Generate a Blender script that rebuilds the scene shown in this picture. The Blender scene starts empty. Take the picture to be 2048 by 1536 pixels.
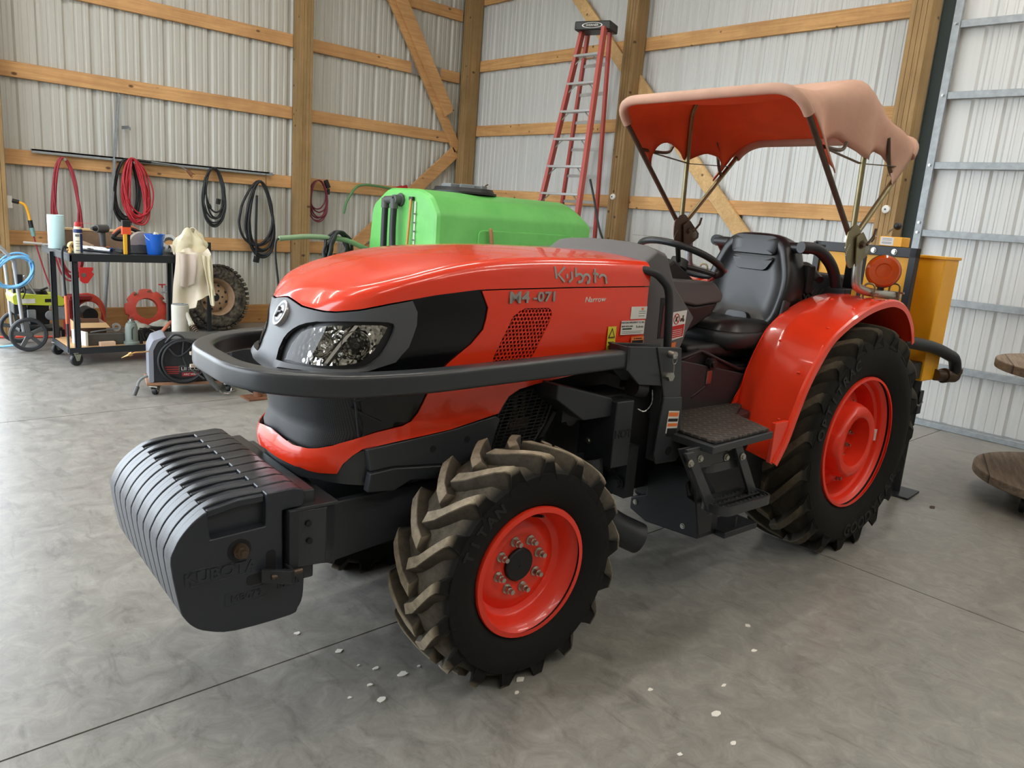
import bpy, bmesh, math, random
from math import sin, cos, pi, sqrt, radians, atan2, hypot
from mathutils import Vector, Matrix, noise
random.seed(7)
SC = bpy.context.scene
COL = SC.collection
# ------------------------------------------------------------------ camera
cam_d = bpy.data.cameras.new('camera'); cam = bpy.data.objects.new('camera', cam_d); COL.objects.link(cam)
cam_d.sensor_fit = 'HORIZONTAL'; cam_d.sensor_width = 36.0
cam_d.lens = 1534.53 * 36.0 / 2048.0
cam_d.clip_start = 0.05; cam_d.clip_end = 200
_yaw, _pit, _rol = 0.75154618, 0.2159572, 0.07768988
_f = Vector((sin(_yaw)*cos(_pit), cos(_yaw)*cos(_pit), -sin(_pit)))
_r = Vector((cos(_yaw), -sin(_yaw), 0)); _u = _r.cross(_f)
_r2 = cos(_rol)*_r + sin(_rol)*_u; _u2 = -sin(_rol)*_r + cos(_rol)*_u
M = Matrix.Identity(4)
for i in range(3):
    M[i][0] = _r2[i]; M[i][1] = _u2[i]; M[i][2] = -_f[i]
M[2][3] = 1.5
cam.matrix_world = M
SC.camera = cam
# ------------------------------------------------------------------ world, daylight, exposure
SC.view_settings.view_transform = 'Standard'; SC.view_settings.look = 'None'
SC.view_settings.gamma = 1.0; SC.view_settings.exposure = 0.0
SC.view_settings.use_curve_mapping = False
SC.cycles.max_bounces = 8; SC.cycles.diffuse_bounces = 5; SC.cycles.glossy_bounces = 4
SC.cycles.transmission_bounces = 6; SC.cycles.transparent_max_bounces = 12
SC.cycles.sample_clamp_indirect = 6.0; SC.cycles.caustics_reflective = False; SC.cycles.caustics_refractive = False
SC.cycles.use_denoising = True
W = bpy.data.worlds.new('overcast_sky'); SC.world = W; W.use_nodes = True
bg = W.node_tree.nodes['Background']; bg.inputs[0].default_value = (0.84, 0.92, 1.0, 1); bg.inputs[1].default_value = 7.0
# two open doorways (gable end and left wall, both out of frame) let the sky in: portals guide the samples
pl_d = bpy.data.lights.new('doorway_portal', 'AREA'); pl_d.shape = 'RECTANGLE'; pl_d.size = 8.0; pl_d.size_y = 4.2
pl_d.cycles.is_portal = True
pl_o = bpy.data.objects.new('doorway_portal', pl_d); COL.objects.link(pl_o)
pl_o.location = (-3.0, 5.4, 2.1); pl_o.rotation_euler = (radians(90), 0, radians(-90)); pl_d.size = 5.6
pm_d = bpy.data.lights.new('big_door_portal', 'AREA'); pm_d.shape = 'RECTANGLE'; pm_d.size = 3.9; pm_d.size_y = 4.3
pm_d.cycles.is_portal = True
pm_o = bpy.data.objects.new('big_door_portal', pm_d); COL.objects.link(pm_o)
pm_o.location = (-.95, 8.9, 2.15); pm_o.rotation_euler = (radians(90), 0, radians(180))

# ------------------------------------------------------------------ materials
def S(r, g, b):
    f = lambda c: ((c/255.0)/12.92 if c/255.0 <= 0.04045 else ((c/255.0+0.055)/1.055)**2.4)
    return (f(r), f(g), f(b), 1.0)
class NT:
    def __init__(s, name):
        s.m = bpy.data.materials.new(name); s.m.use_nodes = True; s.t = s.m.node_tree
        s.b = s.t.nodes['Principled BSDF']
    def n(s, typ, **k):
        o = s.t.nodes.new(typ)
        for a, v in k.items():
            if a.startswith('i_'):
                q = a[2:]; q = int(q) if q.isdigit() else q.replace('_', ' ')
                o.inputs[q].default_value = v
            else: setattr(o, a, v)
        return o
    def l(s, a, b): s.t.links.new(a, b)
    def coord(s, kind='Object', scale=(1,1,1), rot=(0,0,0)):
        tc = s.n('ShaderNodeTexCoord'); mp = s.n('ShaderNodeMapping')
        mp.inputs['Scale'].default_value = scale; mp.inputs['Rotation'].default_value = rot
        s.l(tc.outputs[kind], mp.inputs['Vector']); return mp.outputs['Vector']
    def noise(s, vec, scale=5, detail=4, rough=0.5, dist=0.0):
        o = s.n('ShaderNodeTexNoise'); o.inputs['Scale'].default_value = scale; o.inputs['Detail'].default_value = detail
        o.inputs['Roughness'].default_value = rough; o.inputs['Distortion'].default_value = dist
        s.l(vec, o.inputs['Vector']); return o.outputs['Fac']
    def ramp(s, fac, stops):
        o = s.n('ShaderNodeValToRGB'); e = o.color_ramp.elements
        while len(e) < len(stops): e.new(0.5)
        for i, (p, c) in enumerate(stops):
            e[i].position = p; e[i].color = c if isinstance(c, tuple) else (c, c, c, 1)
        s.l(fac, o.inputs['Fac']); return o.outputs['Color']
    def mix(s, fac, a, b, typ='MIX'):
        o = s.n('ShaderNodeMix', data_type='RGBA', blend_type=typ)
        for sk, v in ((0, fac), (6, a), (7, b)):
            if hasattr(v, 'is_output'): s.l(v, o.inputs[sk])
            else: o.inputs[sk].default_value = v
        return o.outputs[2]
    def bump(s, h, strength=0.3, dist=0.01):
        o = s.n('ShaderNodeBump'); o.inputs['Strength'].default_value = strength; o.inputs['Distance'].default_value = dist
        s.l(h, o.inputs['Height']); s.l(o.outputs['Normal'], s.b.inputs['Normal']); return o
def mat(name, col, rough=0.5, metal=0.0, var=0.0, vscale=8.0, bump=0.0, bscale=60.0, coat=0.0, spec=0.5, **kw):
    m = NT(name); b = m.b
    b.inputs['Base Color'].default_value = col; b.inputs['Roughness'].default_value = rough; b.inputs['Metallic'].default_value = metal
    b.inputs['Specular IOR Level'].default_value = spec
    if coat: b.inputs['Coat Weight'].default_value = coat; b.inputs['Coat Roughness'].default_value = 0.04
    if var:
        v = m.coord('Object'); f = m.noise(v, vscale, 5, 0.6)
        dark = tuple(c*(1-var) for c in col[:3]) + (1,); lite = tuple(min(1, c*(1+var)) for c in col[:3]) + (1,)
        m.l(m.ramp(f, [(0.3, dark), (0.7, lite)]), b.inputs['Base Color'])
    if bump:
        v = m.coord('Object'); m.bump(m.noise(v, bscale, 4, 0.6), bump, 0.005)
    return m.m
MAT = {}
def reg(k, *a, **kw): MAT[k] = mat(k, *a, **kw); return MAT[k]
reg('tractor_orange', S(240, 62, 32), 0.22, coat=0.6)
reg('wheel_orange', S(236, 56, 32), 0.35, coat=0.2)
reg('cast_weight_orange', S(190, 62, 45), 0.5, var=0.15)
reg('charcoal_paint', S(54, 57, 60), 0.30)
reg('dark_paint', S(40, 43, 47), 0.45)
reg('black_paint', S(26, 28, 31), 0.4)
reg('weight_paint', S(46, 50, 57), 0.30, bump=0.10, bscale=160)
reg('mask_grey', S(84, 86, 90), 0.45)
reg('cowl_grey', S(92, 91, 92), 0.55, bump=0.05, bscale=300)
reg('engine_black', S(22, 24, 27), 0.6)
reg('rubber', S(34, 34, 34), 0.75)
reg('black_plastic', S(24, 25, 27), 0.45)
reg('steel', S(170, 170, 168), 0.3, 1.0)
reg('zinc', S(190, 188, 178), 0.35, 1.0)
reg('olive_zinc', S(140, 130, 98), 0.4, 0.75, var=0.2)
reg('brown_steel', S(98, 82, 70), 0.45, 0.7, var=0.2)
reg('chrome', S(225, 225, 225), 0.08, 1.0)
reg('badge_silver', S(182, 178, 172), 0.3, 0.7)
reg('galvanised', S(150, 156, 160), 0.5, 0.5, var=0.15, vscale=20)
reg('white_sticker', S(225, 222, 216), 0.45)
reg('black_ink', S(22, 22, 22), 0.5)
reg('red_ink', S(190, 34, 32), 0.5)
reg('orange_sticker', S(232, 122, 52), 0.45)
reg('yellow_sticker', S(228, 208, 60), 0.45)
reg('green_ink', S(20, 60, 40), 0.5)
reg('yellow_paint', S(244, 176, 32), 0.42, var=0.08, vscale=4)
reg('white_paint', S(226, 226, 222), 0.5)
reg('red_paint', S(176, 34, 32), 0.45)
reg('red_rubber', S(150, 44, 56), 0.5)
reg('black_rubber', S(30, 33, 36), 0.5)
reg('grey_paint', S(120, 125, 126), 0.5, var=0.12)
reg('rust', S(118, 78, 56), 0.75, 0.2, var=0.3)
reg('cardboard', S(196, 160, 116), 0.85)
reg('blue_plastic', S(30, 100, 205), 0.35)
reg('fibreglass_red', S(172, 68, 58), 0.45)
reg('aluminium', S(200, 202, 204), 0.35, 0.9)
# ------------------------------------------------------------------ mesh helpers
V = Vector
def frame_of(d):
    d = V(d).normalized(); a = V((0,0,1)) if abs(d.z) < 0.9 else V((1,0,0))
    x = a.cross(d).normalized(); return x, d.cross(x).normalized(), d
def Rz(a): return Matrix.Rotation(radians(a), 3, 'Z')
def Rx(a): return Matrix.Rotation(radians(a), 3, 'X')
def Ry(a): return Matrix.Rotation(radians(a), 3, 'Y')
class MB:
    def __init__(s): s.v = []; s.f = []
    def add(s, vs, fs):
        o = len(s.v); s.v += [tuple(v) for v in vs]; s.f += [tuple(i+o for i in f) for f in fs]; return s
    def box(s, c, d, R=None):
        c = V(c); x, y, z = d[0]/2, d[1]/2, d[2]/2
        vs = [V((a*x, b*y, e*z)) for e in (-1,1) for b in (-1,1) for a in (-1,1)]
        if R is not None: vs = [R @ v for v in vs]
        return s.add([v+c for v in vs], [(0,2,3,1),(4,5,7,6),(0,1,5,4),(2,6,7,3),(0,4,6,2),(1,3,7,5)])
    def box2(s, a, b):
        return s.box([(a[i]+b[i])/2 for i in range(3)], [abs(b[i]-a[i]) for i in range(3)])
    def cyl(s, p0, p1, r0, r1=None, n=16, caps=True):
        p0, p1 = V(p0), V(p1); r1 = r0 if r1 is None else r1
        x, y, z = frame_of(p1-p0); vs = []
        for p, r in ((p0, r0), (p1, r1)):
            vs += [p + (x*cos(2*pi*i/n) + y*sin(2*pi*i/n))*r for i in range(n)]
        fs = [(i, (i+1)%n, n+(i+1)%n, n+i) for i in range(n)]
        if caps: fs += [tuple(range(n-1,-1,-1)), tuple(range(n, 2*n))]
        return s.add(vs, fs)
    def loft(s, rings, closed=True, caps=True, loop=False):
        n = len(rings[0]); m = len(rings); vs = [v for r in rings for v in r]; fs = []
        for j in range(m if loop else m-1):
            for i in range(n if closed else n-1):
                a, b = j*n+i, j*n+(i+1)%n; c, d = ((j+1)%m)*n+(i+1)%n, ((j+1)%m)*n+i
                fs.append((a, b, c, d))
        if caps and closed and not loop: fs += [tuple(range(n-1,-1,-1)), tuple(range((m-1)*n, m*n))]
        return s.add(vs, fs)
    def tube(s, pts, r, n=8, closed=False, caps=True, sec=None, up=None):
        pts = [V(p) for p in pts]; m = len(pts); rings = []; x = None
        for i, p in enumerate(pts):
            if closed: t = pts[(i+1)%m] - pts[i-1]
            else: t = pts[min(i+1, m-1)] - pts[max(i-1, 0)]
            if t.length < 1e-9: t = V((0,0,1))
            t.normalize()
            if up is not None: x = V(up).cross(t).normalized()
            elif x is None: x = frame_of(t)[0]
            else: x = (x - t*x.dot(t)).normalized()
            y = t.cross(x); rr = r[i] if isinstance(r, (list, tuple)) else r
            if sec: rings.append([p + x*a + y*b for a, b in sec])
            else: rings.append([p + (x*cos(2*pi*k/n) + y*sin(2*pi*k/n))*rr for k in range(n)])
        return s.loft(rings, True, caps, loop=closed)
    def lathe(s, prof, o=(0,0,0), ax=(0,0,1), n=24, a0=0.0, a1=2*pi):
        x, y, z = frame_of(ax); o = V(o); full = abs(a1-a0-2*pi) < 1e-6; k = n if full else n+1; rings = []
        for r, h in prof:
            rings.append([o + z*h + (x*cos(a0+(a1-a0)*i/n) + y*sin(a0+(a1-a0)*i/n))*r for i in range(k)])
        return s.loft(rings, closed=full, caps=False)
    def prism(s, poly, o, ax, ay, d):
        o, ax, ay, d = V(o), V(ax), V(ay), V(d); n = len(poly)
        a = [o + ax*p[0] + ay*p[1] for p in poly]; return s.add(a + [q+d for q in a], [tuple(range(n-1,-1,-1)), tuple(range(n,2*n))] + [(i,(i+1)%n,n+(i+1)%n,n+i) for i in range(n)])
    def grid(s, f, nu, nv):
        vs = [f(i/nu, j/nv) for j in range(nv+1) for i in range(nu+1)]; w = nu+1
        return s.add(vs, [(j*w+i, j*w+i+1, (j+1)*w+i+1, (j+1)*w+i) for j in range(nv) for i in range(nu)])
    def ball(s, c, r, n=12, m=8):
        c = V(c); r = V(r) if hasattr(r, '__len__') else V((r,r,r))
        rings = [[c + V((r.x*sin(pi*j/m)*cos(2*pi*i/n), r.y*sin(pi*j/m)*sin(2*pi*i/n), -r.z*cos(pi*j/m))) for i in range(n)] for j in range(m+1)]
        return s.loft(rings, True, False)
    def bolt(s, p, d, r, h, washer=True):
        d = V(d).normalized(); p = V(p)
        if washer: s.cyl(p, p+d*h*0.25, r*1.35, n=14)
        s.cyl(p, p+d*h, r, n=6); return s
    def build(s, name, m, parent=None, smooth=40, bevel=0.0, seg=2, solid=0.0, weld=False, sub=0):
        me = bpy.data.meshes.new(name); me.from_pydata(s.v, [], s.f); me.validate(); me.update()
        bm = bmesh.new(); bm.from_mesh(me)
        if weld: bmesh.ops.remove_doubles(bm, verts=bm.verts, dist=1e-5)
        bmesh.ops.recalc_face_normals(bm, faces=bm.faces); bm.to_mesh(me); bm.free()
        ms = m if isinstance(m, (list, tuple)) else [m]
        for q in ms: me.materials.append(MAT[q] if isinstance(q, str) else q)
        if smooth:
            me.polygons.foreach_set('use_smooth', [True]*len(me.polygons))
            if smooth < 180: me.set_sharp_from_angle(angle=radians(smooth))
        o = bpy.data.objects.new(name, me); COL.objects.link(o)
        if parent is not None: o.parent = parent
        if solid: q = o.modifiers.new('solid', 'SOLIDIFY'); q.thickness = solid; q.offset = -1; q2 = o.modifiers.new('split', 'EDGE_SPLIT'); q2.split_angle = radians(48)
        if bevel: q = o.modifiers.new('bevel', 'BEVEL'); q.width = bevel; q.segments = seg; q.limit_method = 'ANGLE'; q.harden_normals = True
        if sub: q = o.modifiers.new('sub', 'SUBSURF'); q.levels = sub; q.render_levels = sub
        return o
def tag(o, label=None, cat=None, group=None, kind=None):
    if label: o['label'] = label
    if cat: o['category'] = cat
    if group: o['group'] = group
    if kind: o['kind'] = kind
    return o
def thing(name, label, cat, loc=(0,0,0), rz=0.0, group=None):
    o = bpy.data.objects.new(name, None); COL.objects.link(o); o.location = loc; o.rotation_euler = (0, 0, radians(rz))
    o.empty_display_size = 0.1
    return tag(o, label, cat, group)
def struct(o): o['kind'] = 'structure'; return o
def copy_tree(o, parent=None):
    c = o.copy(); COL.objects.link(c); c.parent = parent
    for ch in list(o.children): copy_tree(ch, c)
    return c
def arc(c, ax, ay, r, a0, a1, n):
    c, ax, ay = V(c), V(ax), V(ay)
    return [c + (ax*cos(radians(a0+(a1-a0)*i/n)) + ay*sin(radians(a0+(a1-a0)*i/n)))*r for i in range(n+1)]
def smooth_path(pts, k=6, closed=False):
    P = [V(p) for p in pts]; n = len(P); out = []
    for i in range(n if closed else n-1):
        p0 = P[i-1] if (closed or i > 0) else P[0]*2-P[1]; p1 = P[i]; p2 = P[(i+1)%n]
        p3 = P[(i+2)%n] if (closed or i+2 < n) else p2*2-p1
        for j in range(k):
            t = j/k
            out.append(0.5*((2*p1) + (p2-p0)*t + (2*p0-5*p1+4*p2-p3)*t*t + (3*p1-p0-3*p2+p3)*t**3))
    if not closed: out.append(P[-1])
    return out
def fillet(pts, r, k=5):
    P = [V(p) for p in pts]; out = [P[0]]
    for i in range(1, len(P)-1):
        a, b, c = P[i-1], P[i], P[i+1]; d1 = (a-b); d2 = (c-b); q = min(r, d1.length*.49, d2.length*.49)
        s0 = b+d1.normalized()*q; s1 = b+d2.normalized()*q
        for j in range(k+1):
            t = j/k; out.append(s0*(1-t)**2 + b*2*t*(1-t) + s1*t*t)
    out.append(P[-1]); return out
def round_poly(poly, r, k=4):
    n = len(poly); out = []
    for i in range(n):
        a, b, c = V((*poly[i-1],0)), V((*poly[i],0)), V((*poly[(i+1)%n],0)); rr = r[i] if isinstance(r, (list,tuple)) else r
        d1, d2 = a-b, c-b; q = min(rr, d1.length*.49, d2.length*.49)
        if q < 1e-5: out.append((b.x, b.y)); continue
        s0 = b+d1.normalized()*q; s1 = b+d2.normalized()*q
        for j in range(k+1):
            t = j/k; p = s0*(1-t)**2 + b*2*t*(1-t) + s1*t*t; out.append((p.x, p.y))
    return out
def text(name, body, size, m, parent, o, ax, ay, ext=0.0015, align='CENTER', shear=0.0, sx=1.0, bold=0.0):
    c = bpy.data.curves.new(name, 'FONT'); c.body = body; c.size = size; c.extrude = ext; c.align_x = align; c.align_y = 'CENTER'
    c.shear = shear; c.offset = bold; c.resolution_u = 3; c.materials.append(MAT[m])
    tmp = bpy.data.objects.new(name+'_tmp', c); me = bpy.data.meshes.new_from_object(tmp); bpy.data.objects.remove(tmp); bpy.data.curves.remove(c)
    if not me.materials: me.materials.append(MAT[m])
    ob = bpy.data.objects.new(name, me); COL.objects.link(ob); ob.parent = parent
    ax = V(ax).normalized(); ay = V(ay); ay = (ay-ax*ay.dot(ax)).normalized(); az = ax.cross(ay)
    mm = Matrix.Identity(4)
    for i in range(3): mm[i][0] = ax[i]*sx; mm[i][1] = ay[i]; mm[i][2] = az[i]; mm[i][3] = o[i]
    ob.matrix_local = mm
    return ob
def lerp(a, b, t): return a+(b-a)*t
def interp(x, xs, ys):
    if x <= xs[0]: return ys[0]
    for i in range(1, len(xs)):
        if x <= xs[i]: return lerp(ys[i-1], ys[i], (x-xs[i-1])/(xs[i]-xs[i-1]))
    return ys[-1]

def each(name, m, parent, fn, items, **k):
    """one small part per item"""
    return [fn(MB(), it).build(name, m, parent, **k) for it in items]
# ================================================================== the shed
# concrete floor
m = NT('polished_concrete'); v = m.coord('Object')
f1 = m.noise(v, 0.9, 8, 0.62, 0.6); f2 = m.noise(v, 9.0, 10, 0.74, 0.9); f3 = m.noise(m.coord('Object', (1.4, 0.5, 1), (0,0,radians(25))), 9.0, 6, 0.7, 0.8)
c1 = m.ramp(f1, [(0.30, S(122,119,113)), (0.70, S(152,149,143))])
c2 = m.ramp(f2, [(0.30, S(96,94,91)), (0.5, S(138,136,131)), (0.72, S(178,175,168))])
c = m.mix(0.5, c1, c2)
c3 = m.ramp(f3, [(0.34, S(120,116,112)), (0.46, S(255,255,255))])
c = m.mix(0.28, c, m.mix(1.0, c, c3, 'MULTIPLY'))
m.l(c, m.b.inputs['Base Color'])
m.l(m.ramp(f2, [(0.3, 0.28), (0.7, 0.46)]), m.b.inputs['Roughness'])
m.bump(f3, 0.06, 0.01); MAT['concrete'] = m.m
reg('joint_dark', S(58,52,48), 0.9)
# slabs: saw-cut joints are real grooves between slabs
JY = [2.13, 5.487]                 # joints along x
def slab_cut(mb, x0, x1, y0, y1): mb.box2((x0, y0, -0.15), (x1, y1, 0.0))
fl = MB(); g = 0.0035; ys = [-9.0] + JY + [8.95]
xs = [-14.0, 3.545, 9.0]
for i in range(3):
    for j in range(2):
        slab_cut(fl, xs[j]+(g if j else 0), xs[j+1]-(g if j == 0 else 0), ys[i]+(g if i else 0), ys[i+1]-(g if i < 2 else 0))
struct(fl.build('floor', 'concrete', smooth=0))
jb = MB().box2((-14, -9, -0.19), (9, 8.95, -0.012)); 
struct(MB().box2((-14, -9, -0.25), (9, 8.95, -0.16)).build('floor_base', 'joint_dark', smooth=0))
for i, y in enumerate(JY): struct(MB().box2((-14, y-g, -0.16), (9, y+g, -0.006)).build('trim_joint_%d' % (i+1), 'joint_dark', smooth=0))
g = 0.0012
struct(MB().box2((3.545-g, -9, -0.16), (3.545+g, 8.95, -0.004)).build('trim_joint_3', 'joint_dark', smooth=0))
struct(MB().box2((-60, -40, -0.6), (-14.02, 8.99, -0.06)).build('ground_yard', reg('gravel', S(170,164,152), 0.95, var=0.2, vscale=3), smooth=0))

# ribbed steel cladding
def steel(name, col, rough, streak=0.06, metal=0.0):
    m = NT(name); v = m.coord('Object', (6, 6, 0.25)); f = m.noise(v, 3, 5, 0.6)
    lo = tuple(c*(1-streak) for c in col[:3])+(1,); hi = tuple(min(1, c*(1+streak)) for c in col[:3])+(1,)
    m.l(m.ramp(f, [(0.3, lo), (0.7, hi)]), m.b.inputs['Base Color']); m.b.inputs['Roughness'].default_value = rough
    m.b.inputs['Metallic'].default_value = metal; MAT[name] = m.m
steel('cladding', S(190, 189, 182), 0.36)
steel('cladding_bright', S(206, 208, 208), 0.30)
def rib_profile(L, pitch, first):
    """(s, depth) along the sheet: deep trapezoid ribs every pitch, two small ribs between"""
    out = [(0.0, 0.0)]; k = 0
    while True:
        c = first + k*pitch
        if c > L + 0.1: break
        for ds, d in ((-0.034, 0), (-0.014, 0.021), (0.014, 0.021), (0.034, 0)): out.append((c+ds, d))
        for q in (0.34, 0.66):
            cc = c + pitch*q
            for ds, d in ((-0.014, 0), (-0.008, 0.0045), (0.008, 0.0045), (0.014, 0)): out.append((cc+ds, d))
        k += 1
    out = sorted(p for p in out if 0 <= p[0] <= L)
    if out[-1][0] < L: out.append((L, 0.0))
    return out
def cladding(name, o, along, outw, L, z0, z1, mname, pitch=0.2315, first=0.1):
    o, along, outw = V(o), V(along), V(outw); mb = MB(); pr = rib_profile(L, pitch, first)
    lo = [o + along*a + outw*d + V((0,0,z0)) for a, d in pr]; hi = [p + V((0,0,z1-z0)) for p in lo]; n = len(lo)
    mb.add(lo+hi, [(i, i+1, n+i+1, n+i) for i in range(n-1)])
    mb2 = [p + outw*0.03 for p in (lo[0], lo[-1], hi[-1], hi[0])]
    mb.add(mb2, [(0,1,2,3)])
    return struct(mb.build(name, mname, smooth=20))
ZT = 5.2
cladding('wall_left', (1.30, 8.893, 0), (1,0,0), (0,1,0), 5.79, 0.0, ZT, 'cladding', 0.2315, 2.297-1.30-0.2315*4)
cladding('wall_back', (7.083, 2.7, 0), (0,1,0), (1,0,0), 6.2, 0.0, ZT, 'cladding_bright', 0.238, 3.909-2.7-0.238*5)
# timber
m = NT('girt_timber'); v = m.coord('Generated', (1,1,1)); 
def timber(name, c0, c1, axis, scale=18, spot=True):
    m = NT(name); sc = {'x': (0.35, 9, 9), 'y': (9, 0.35, 9), 'z': (9, 9, 0.35)}[axis]
    v = m.coord('Object', sc); f = m.noise(v, 3.0, 8, 0.68, 1.1)
    v2 = m.coord('Object', (1,1,1)); g2 = m.noise(v2, 2.2, 5, 0.6)
    c = m.ramp(f, [(0.28, c0), (0.62, c1)])
    c = m.mix(m.ramp(g2, [(0.35, 0.0), (0.7, 0.55)]), c, tuple(x*0.72 for x in c0[:3])+(1,))
    if spot:
        kv = m.coord('Object', (3.2, 5.5, 5.5)); vo = m.n('ShaderNodeTexVoronoi'); m.l(kv, vo.inputs['Vector']); vo.inputs['Scale'].default_value = 1.3
        kn = m.ramp(vo.outputs['Distance'], [(0.07, 1.0), (0.13, 0.0)])
        c = m.mix(kn, c, tuple(x*0.28 for x in c0[:3])+(1,))
    m.l(c, m.b.inputs['Base Color']); m.b.inputs['Roughness'].default_value = 0.72; m.bump(f, 0.15, 0.004); MAT[name] = m.m
timber('girt_x', S(184,134,86), S(224,176,120), 'x'); timber('girt_y', S(188,136,84), S(234,186,126), 'y')
timber('post_timber', S(134,106,68), S(174,142,96), 'z', spot=True); timber('skirt_timber', S(150,104,58), S(186,138,84), 'x')
timber('brace_pale', S(200,158,104), S(232,196,142), 'x')
TN = [0]
def trim(mb, mname, bev=0.004):
    TN[0] += 1
    return struct(mb.build('trim_%d' % TN[0], mname, smooth=0, bevel=bev, seg=1))
def plates(o_list):
    mb = MB()
    for a, b in o_list: mb.box2(a, b)
    TN[0] += 1; return struct(mb.build('trim_%d' % TN[0], 'galvanised', smooth=0))
YW, XW, T = 8.85, 7.04, 0.038
# laminated posts (four plies, dark gaps between)
def post(x0, x1, y0, y1, ply, z1=ZT, horiz='x', seam=None):
    mb = MB(); 
    n = 4
    for i in range(n):
        if horiz == 'x':
            a, b = x0+(x1-x0)*i/n, x0+(x1-x0)*(i+1)/n; mb.box2((a+.0012, y0, 0), (b-.0012, y1, z1))
        else:
            a, b = y0+(y1-y0)*i/n, y0+(y1-y0)*(i+1)/n; mb.box2((x0, a+.0012, 0), (x1, b-.0012, z1))
    return trim(mb, 'post_timber', 0.002)
post(4.40, 4.555, 8.66, 8.85, 4)                      # left wall
post(1.30, 1.452, 8.66, 8.85, 4)
post(6.85, 7.04, 8.66, 8.83, 4, horiz='y')            # corner
post(6.85, 7.04, 5.815, 5.968, 4, horiz='y')          # back wall
post(6.85, 7.04, 2.76, 2.93, 4, horiz='y')
# girts on the left wall, three bays, five rows
for zt in (0.991, 1.755, 2.547, 3.342, 4.13):
    trim(MB().box2((1.455, YW, zt-0.14), (4.40, YW+T, zt)), 'girt_x')
    trim(MB().box2((4.557, YW, zt-0.14), (6.85, YW+T, zt)), 'girt_x')
trim(MB().box2((1.453, YW-0.0, 0.0), (4.40, YW+T, 0.215)), 'skirt_timber')
trim(MB().box2((4.557, YW, 0.0), (6.85, YW+T, 0.215)), 'skirt_timber')
# back wall girts
for zt in (0.97, 1.817, 2.665, 3.508, 4.35):
    trim(MB().box2((XW, 5.97, zt-0.14), (XW+T, 8.66, zt)), 'girt_y')
    trim(MB().box2((XW, 2.932, zt-0.14), (XW+T, 5.812, zt)), 'girt_y')
trim(MB().box2((XW, 2.932, 0), (XW+T, 5.812, 0.2)), 'girt_y')
trim(MB().box2((XW, 5.97, 0), (XW+T, 8.66, 0.2)), 'girt_y')
# diagonal braces
def board(p0, p1, w, t, nrm, mname):
    p0, p1, nrm = V(p0), V(p1), V(nrm); d = (p1-p0).normalized(); u = nrm.cross(d).normalized()
    mb = MB(); vs = [p + u*a*w/2 + nrm*b for p in (p0, p1) for b in (0, t) for a in (-1, 1)]
    mb.add(vs, [(0,1,3,2),(4,6,7,5),(0,4,5,1),(2,3,7,6),(0,2,6,4),(1,5,7,3)]); return trim(mb, mname)
board((5.30, YW-0.001, 4.62), (6.86, YW-0.001, 2.32), 0.14, -T, (0,1,0), 'girt_x')
board((5.66, YW-0.040, 4.25), (6.66, YW-0.040, 2.78), 0.17, -T, (0,1,0), 'girt_x')
board((4.56, YW-0.001, 0.34), (6.83, YW-0.001, 2.30), 0.16, -T, (0,1,0), 'girt_x')
board((XW-0.001, 7.45, 4.62), (XW-0.001, 5.86, 3.02), 0.14, -T, (1,0,0), 'brace_pale')
board((XW-0.001, 5.95, 3.14), (XW-0.001, 3.6, 0.80), 0.155, -T, (1,0,0), 'brace_pale')
# nail plates (small galvanised connectors)
plates([((4.56, YW-.003, 2.41), (4.585, YW, 2.545))] + [((4.56, YW-.003, 3.2), (4.585, YW, 3.34))])
plates([((6.05+i*.022, YW-.004, 3.19), (6.064+i*.022, YW, 3.35)) for i in range(6)] + [((6.42+i*.022, YW-.004, 3.19), (6.434+i*.022, YW, 3.35)) for i in range(5)])
plates([((5.02+i*.03, YW-.046, 0.83), (5.04+i*.03, YW-.042, 1.01)) for i in range(7)])
# sliding door beyond the right-hand post: steel frame, galvanised girts, ribbed sheet
DX = lambda y: 7.02 + (2.4-y)*0.05
da = V((0.05, -1, 0)).normalized(); dn = V((1, 0.05, 0)).normalized()
door = bpy.data.objects.new('door_1', None); COL.objects.link(door); struct(door)
o0 = V((DX(2.62)+0.03, 2.62, 0)); pr = rib_profile(5.0, 0.2335, 0.245); mb = MB()
lo = [o0 + da*a + dn*d + V((0,0,0.02)) for a, d in pr]; hi = [p + V((0,0,ZT)) for p in lo]; n = len(lo)
mb.add(lo+hi, [(i, i+1, n+i+1, n+i) for i in range(n-1)]); mb.build('sheet', 'cladding_bright', door, smooth=20)
for i, z in enumerate((0.549, 1.097, 1.645, 2.193, 2.741, 3.283, 3.83)):
    a = V((DX(2.60)-0.016, 2.60, z-0.028)); b = V((DX(-2.2)-0.016, -2.2, z-0.028))
    MB().tube([a, b], 0.02, sec=[(-.02,-.028),(.02,-.028),(.02,.028),(-.02,.028)], up=(0,0,1)).build('girt', 'galvanised', door, smooth=0, bevel=.003)
MB().tube([(DX(2.60)-0.03, 2.60, 0.02), (DX(2.60)-0.03, 2.60, ZT)], .02, sec=[(-.02,-.03),(.02,-.03),(.02,.03),(-.02,.03)], up=(0,1,0)).build('stile', 'galvanised', door, smooth=0, bevel=.003)
mb = MB()
for z in (0.52, 1.07, 1.70, 1.62, 2.165, 2.713, 3.255): mb.bolt((DX(2.6)-.062, 2.6, z), (-1,0,0), .008, .008)
mb.build('screws', 'steel', door)
MB().box2((6.99, -2.2, 0.0), (7.10, 2.62, 0.05)).build('bottom_rail', 'galvanised', door, smooth=0, bevel=.005)
struct(MB().box2((7.06, 2.60, 0), (7.16, 2.76, ZT)).build('trim_door_gap_shade', reg('gap_shade', S(52,66,66), 0.6), smooth=0))  # dark strip put in for the shade of the post-to-door gap
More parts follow.
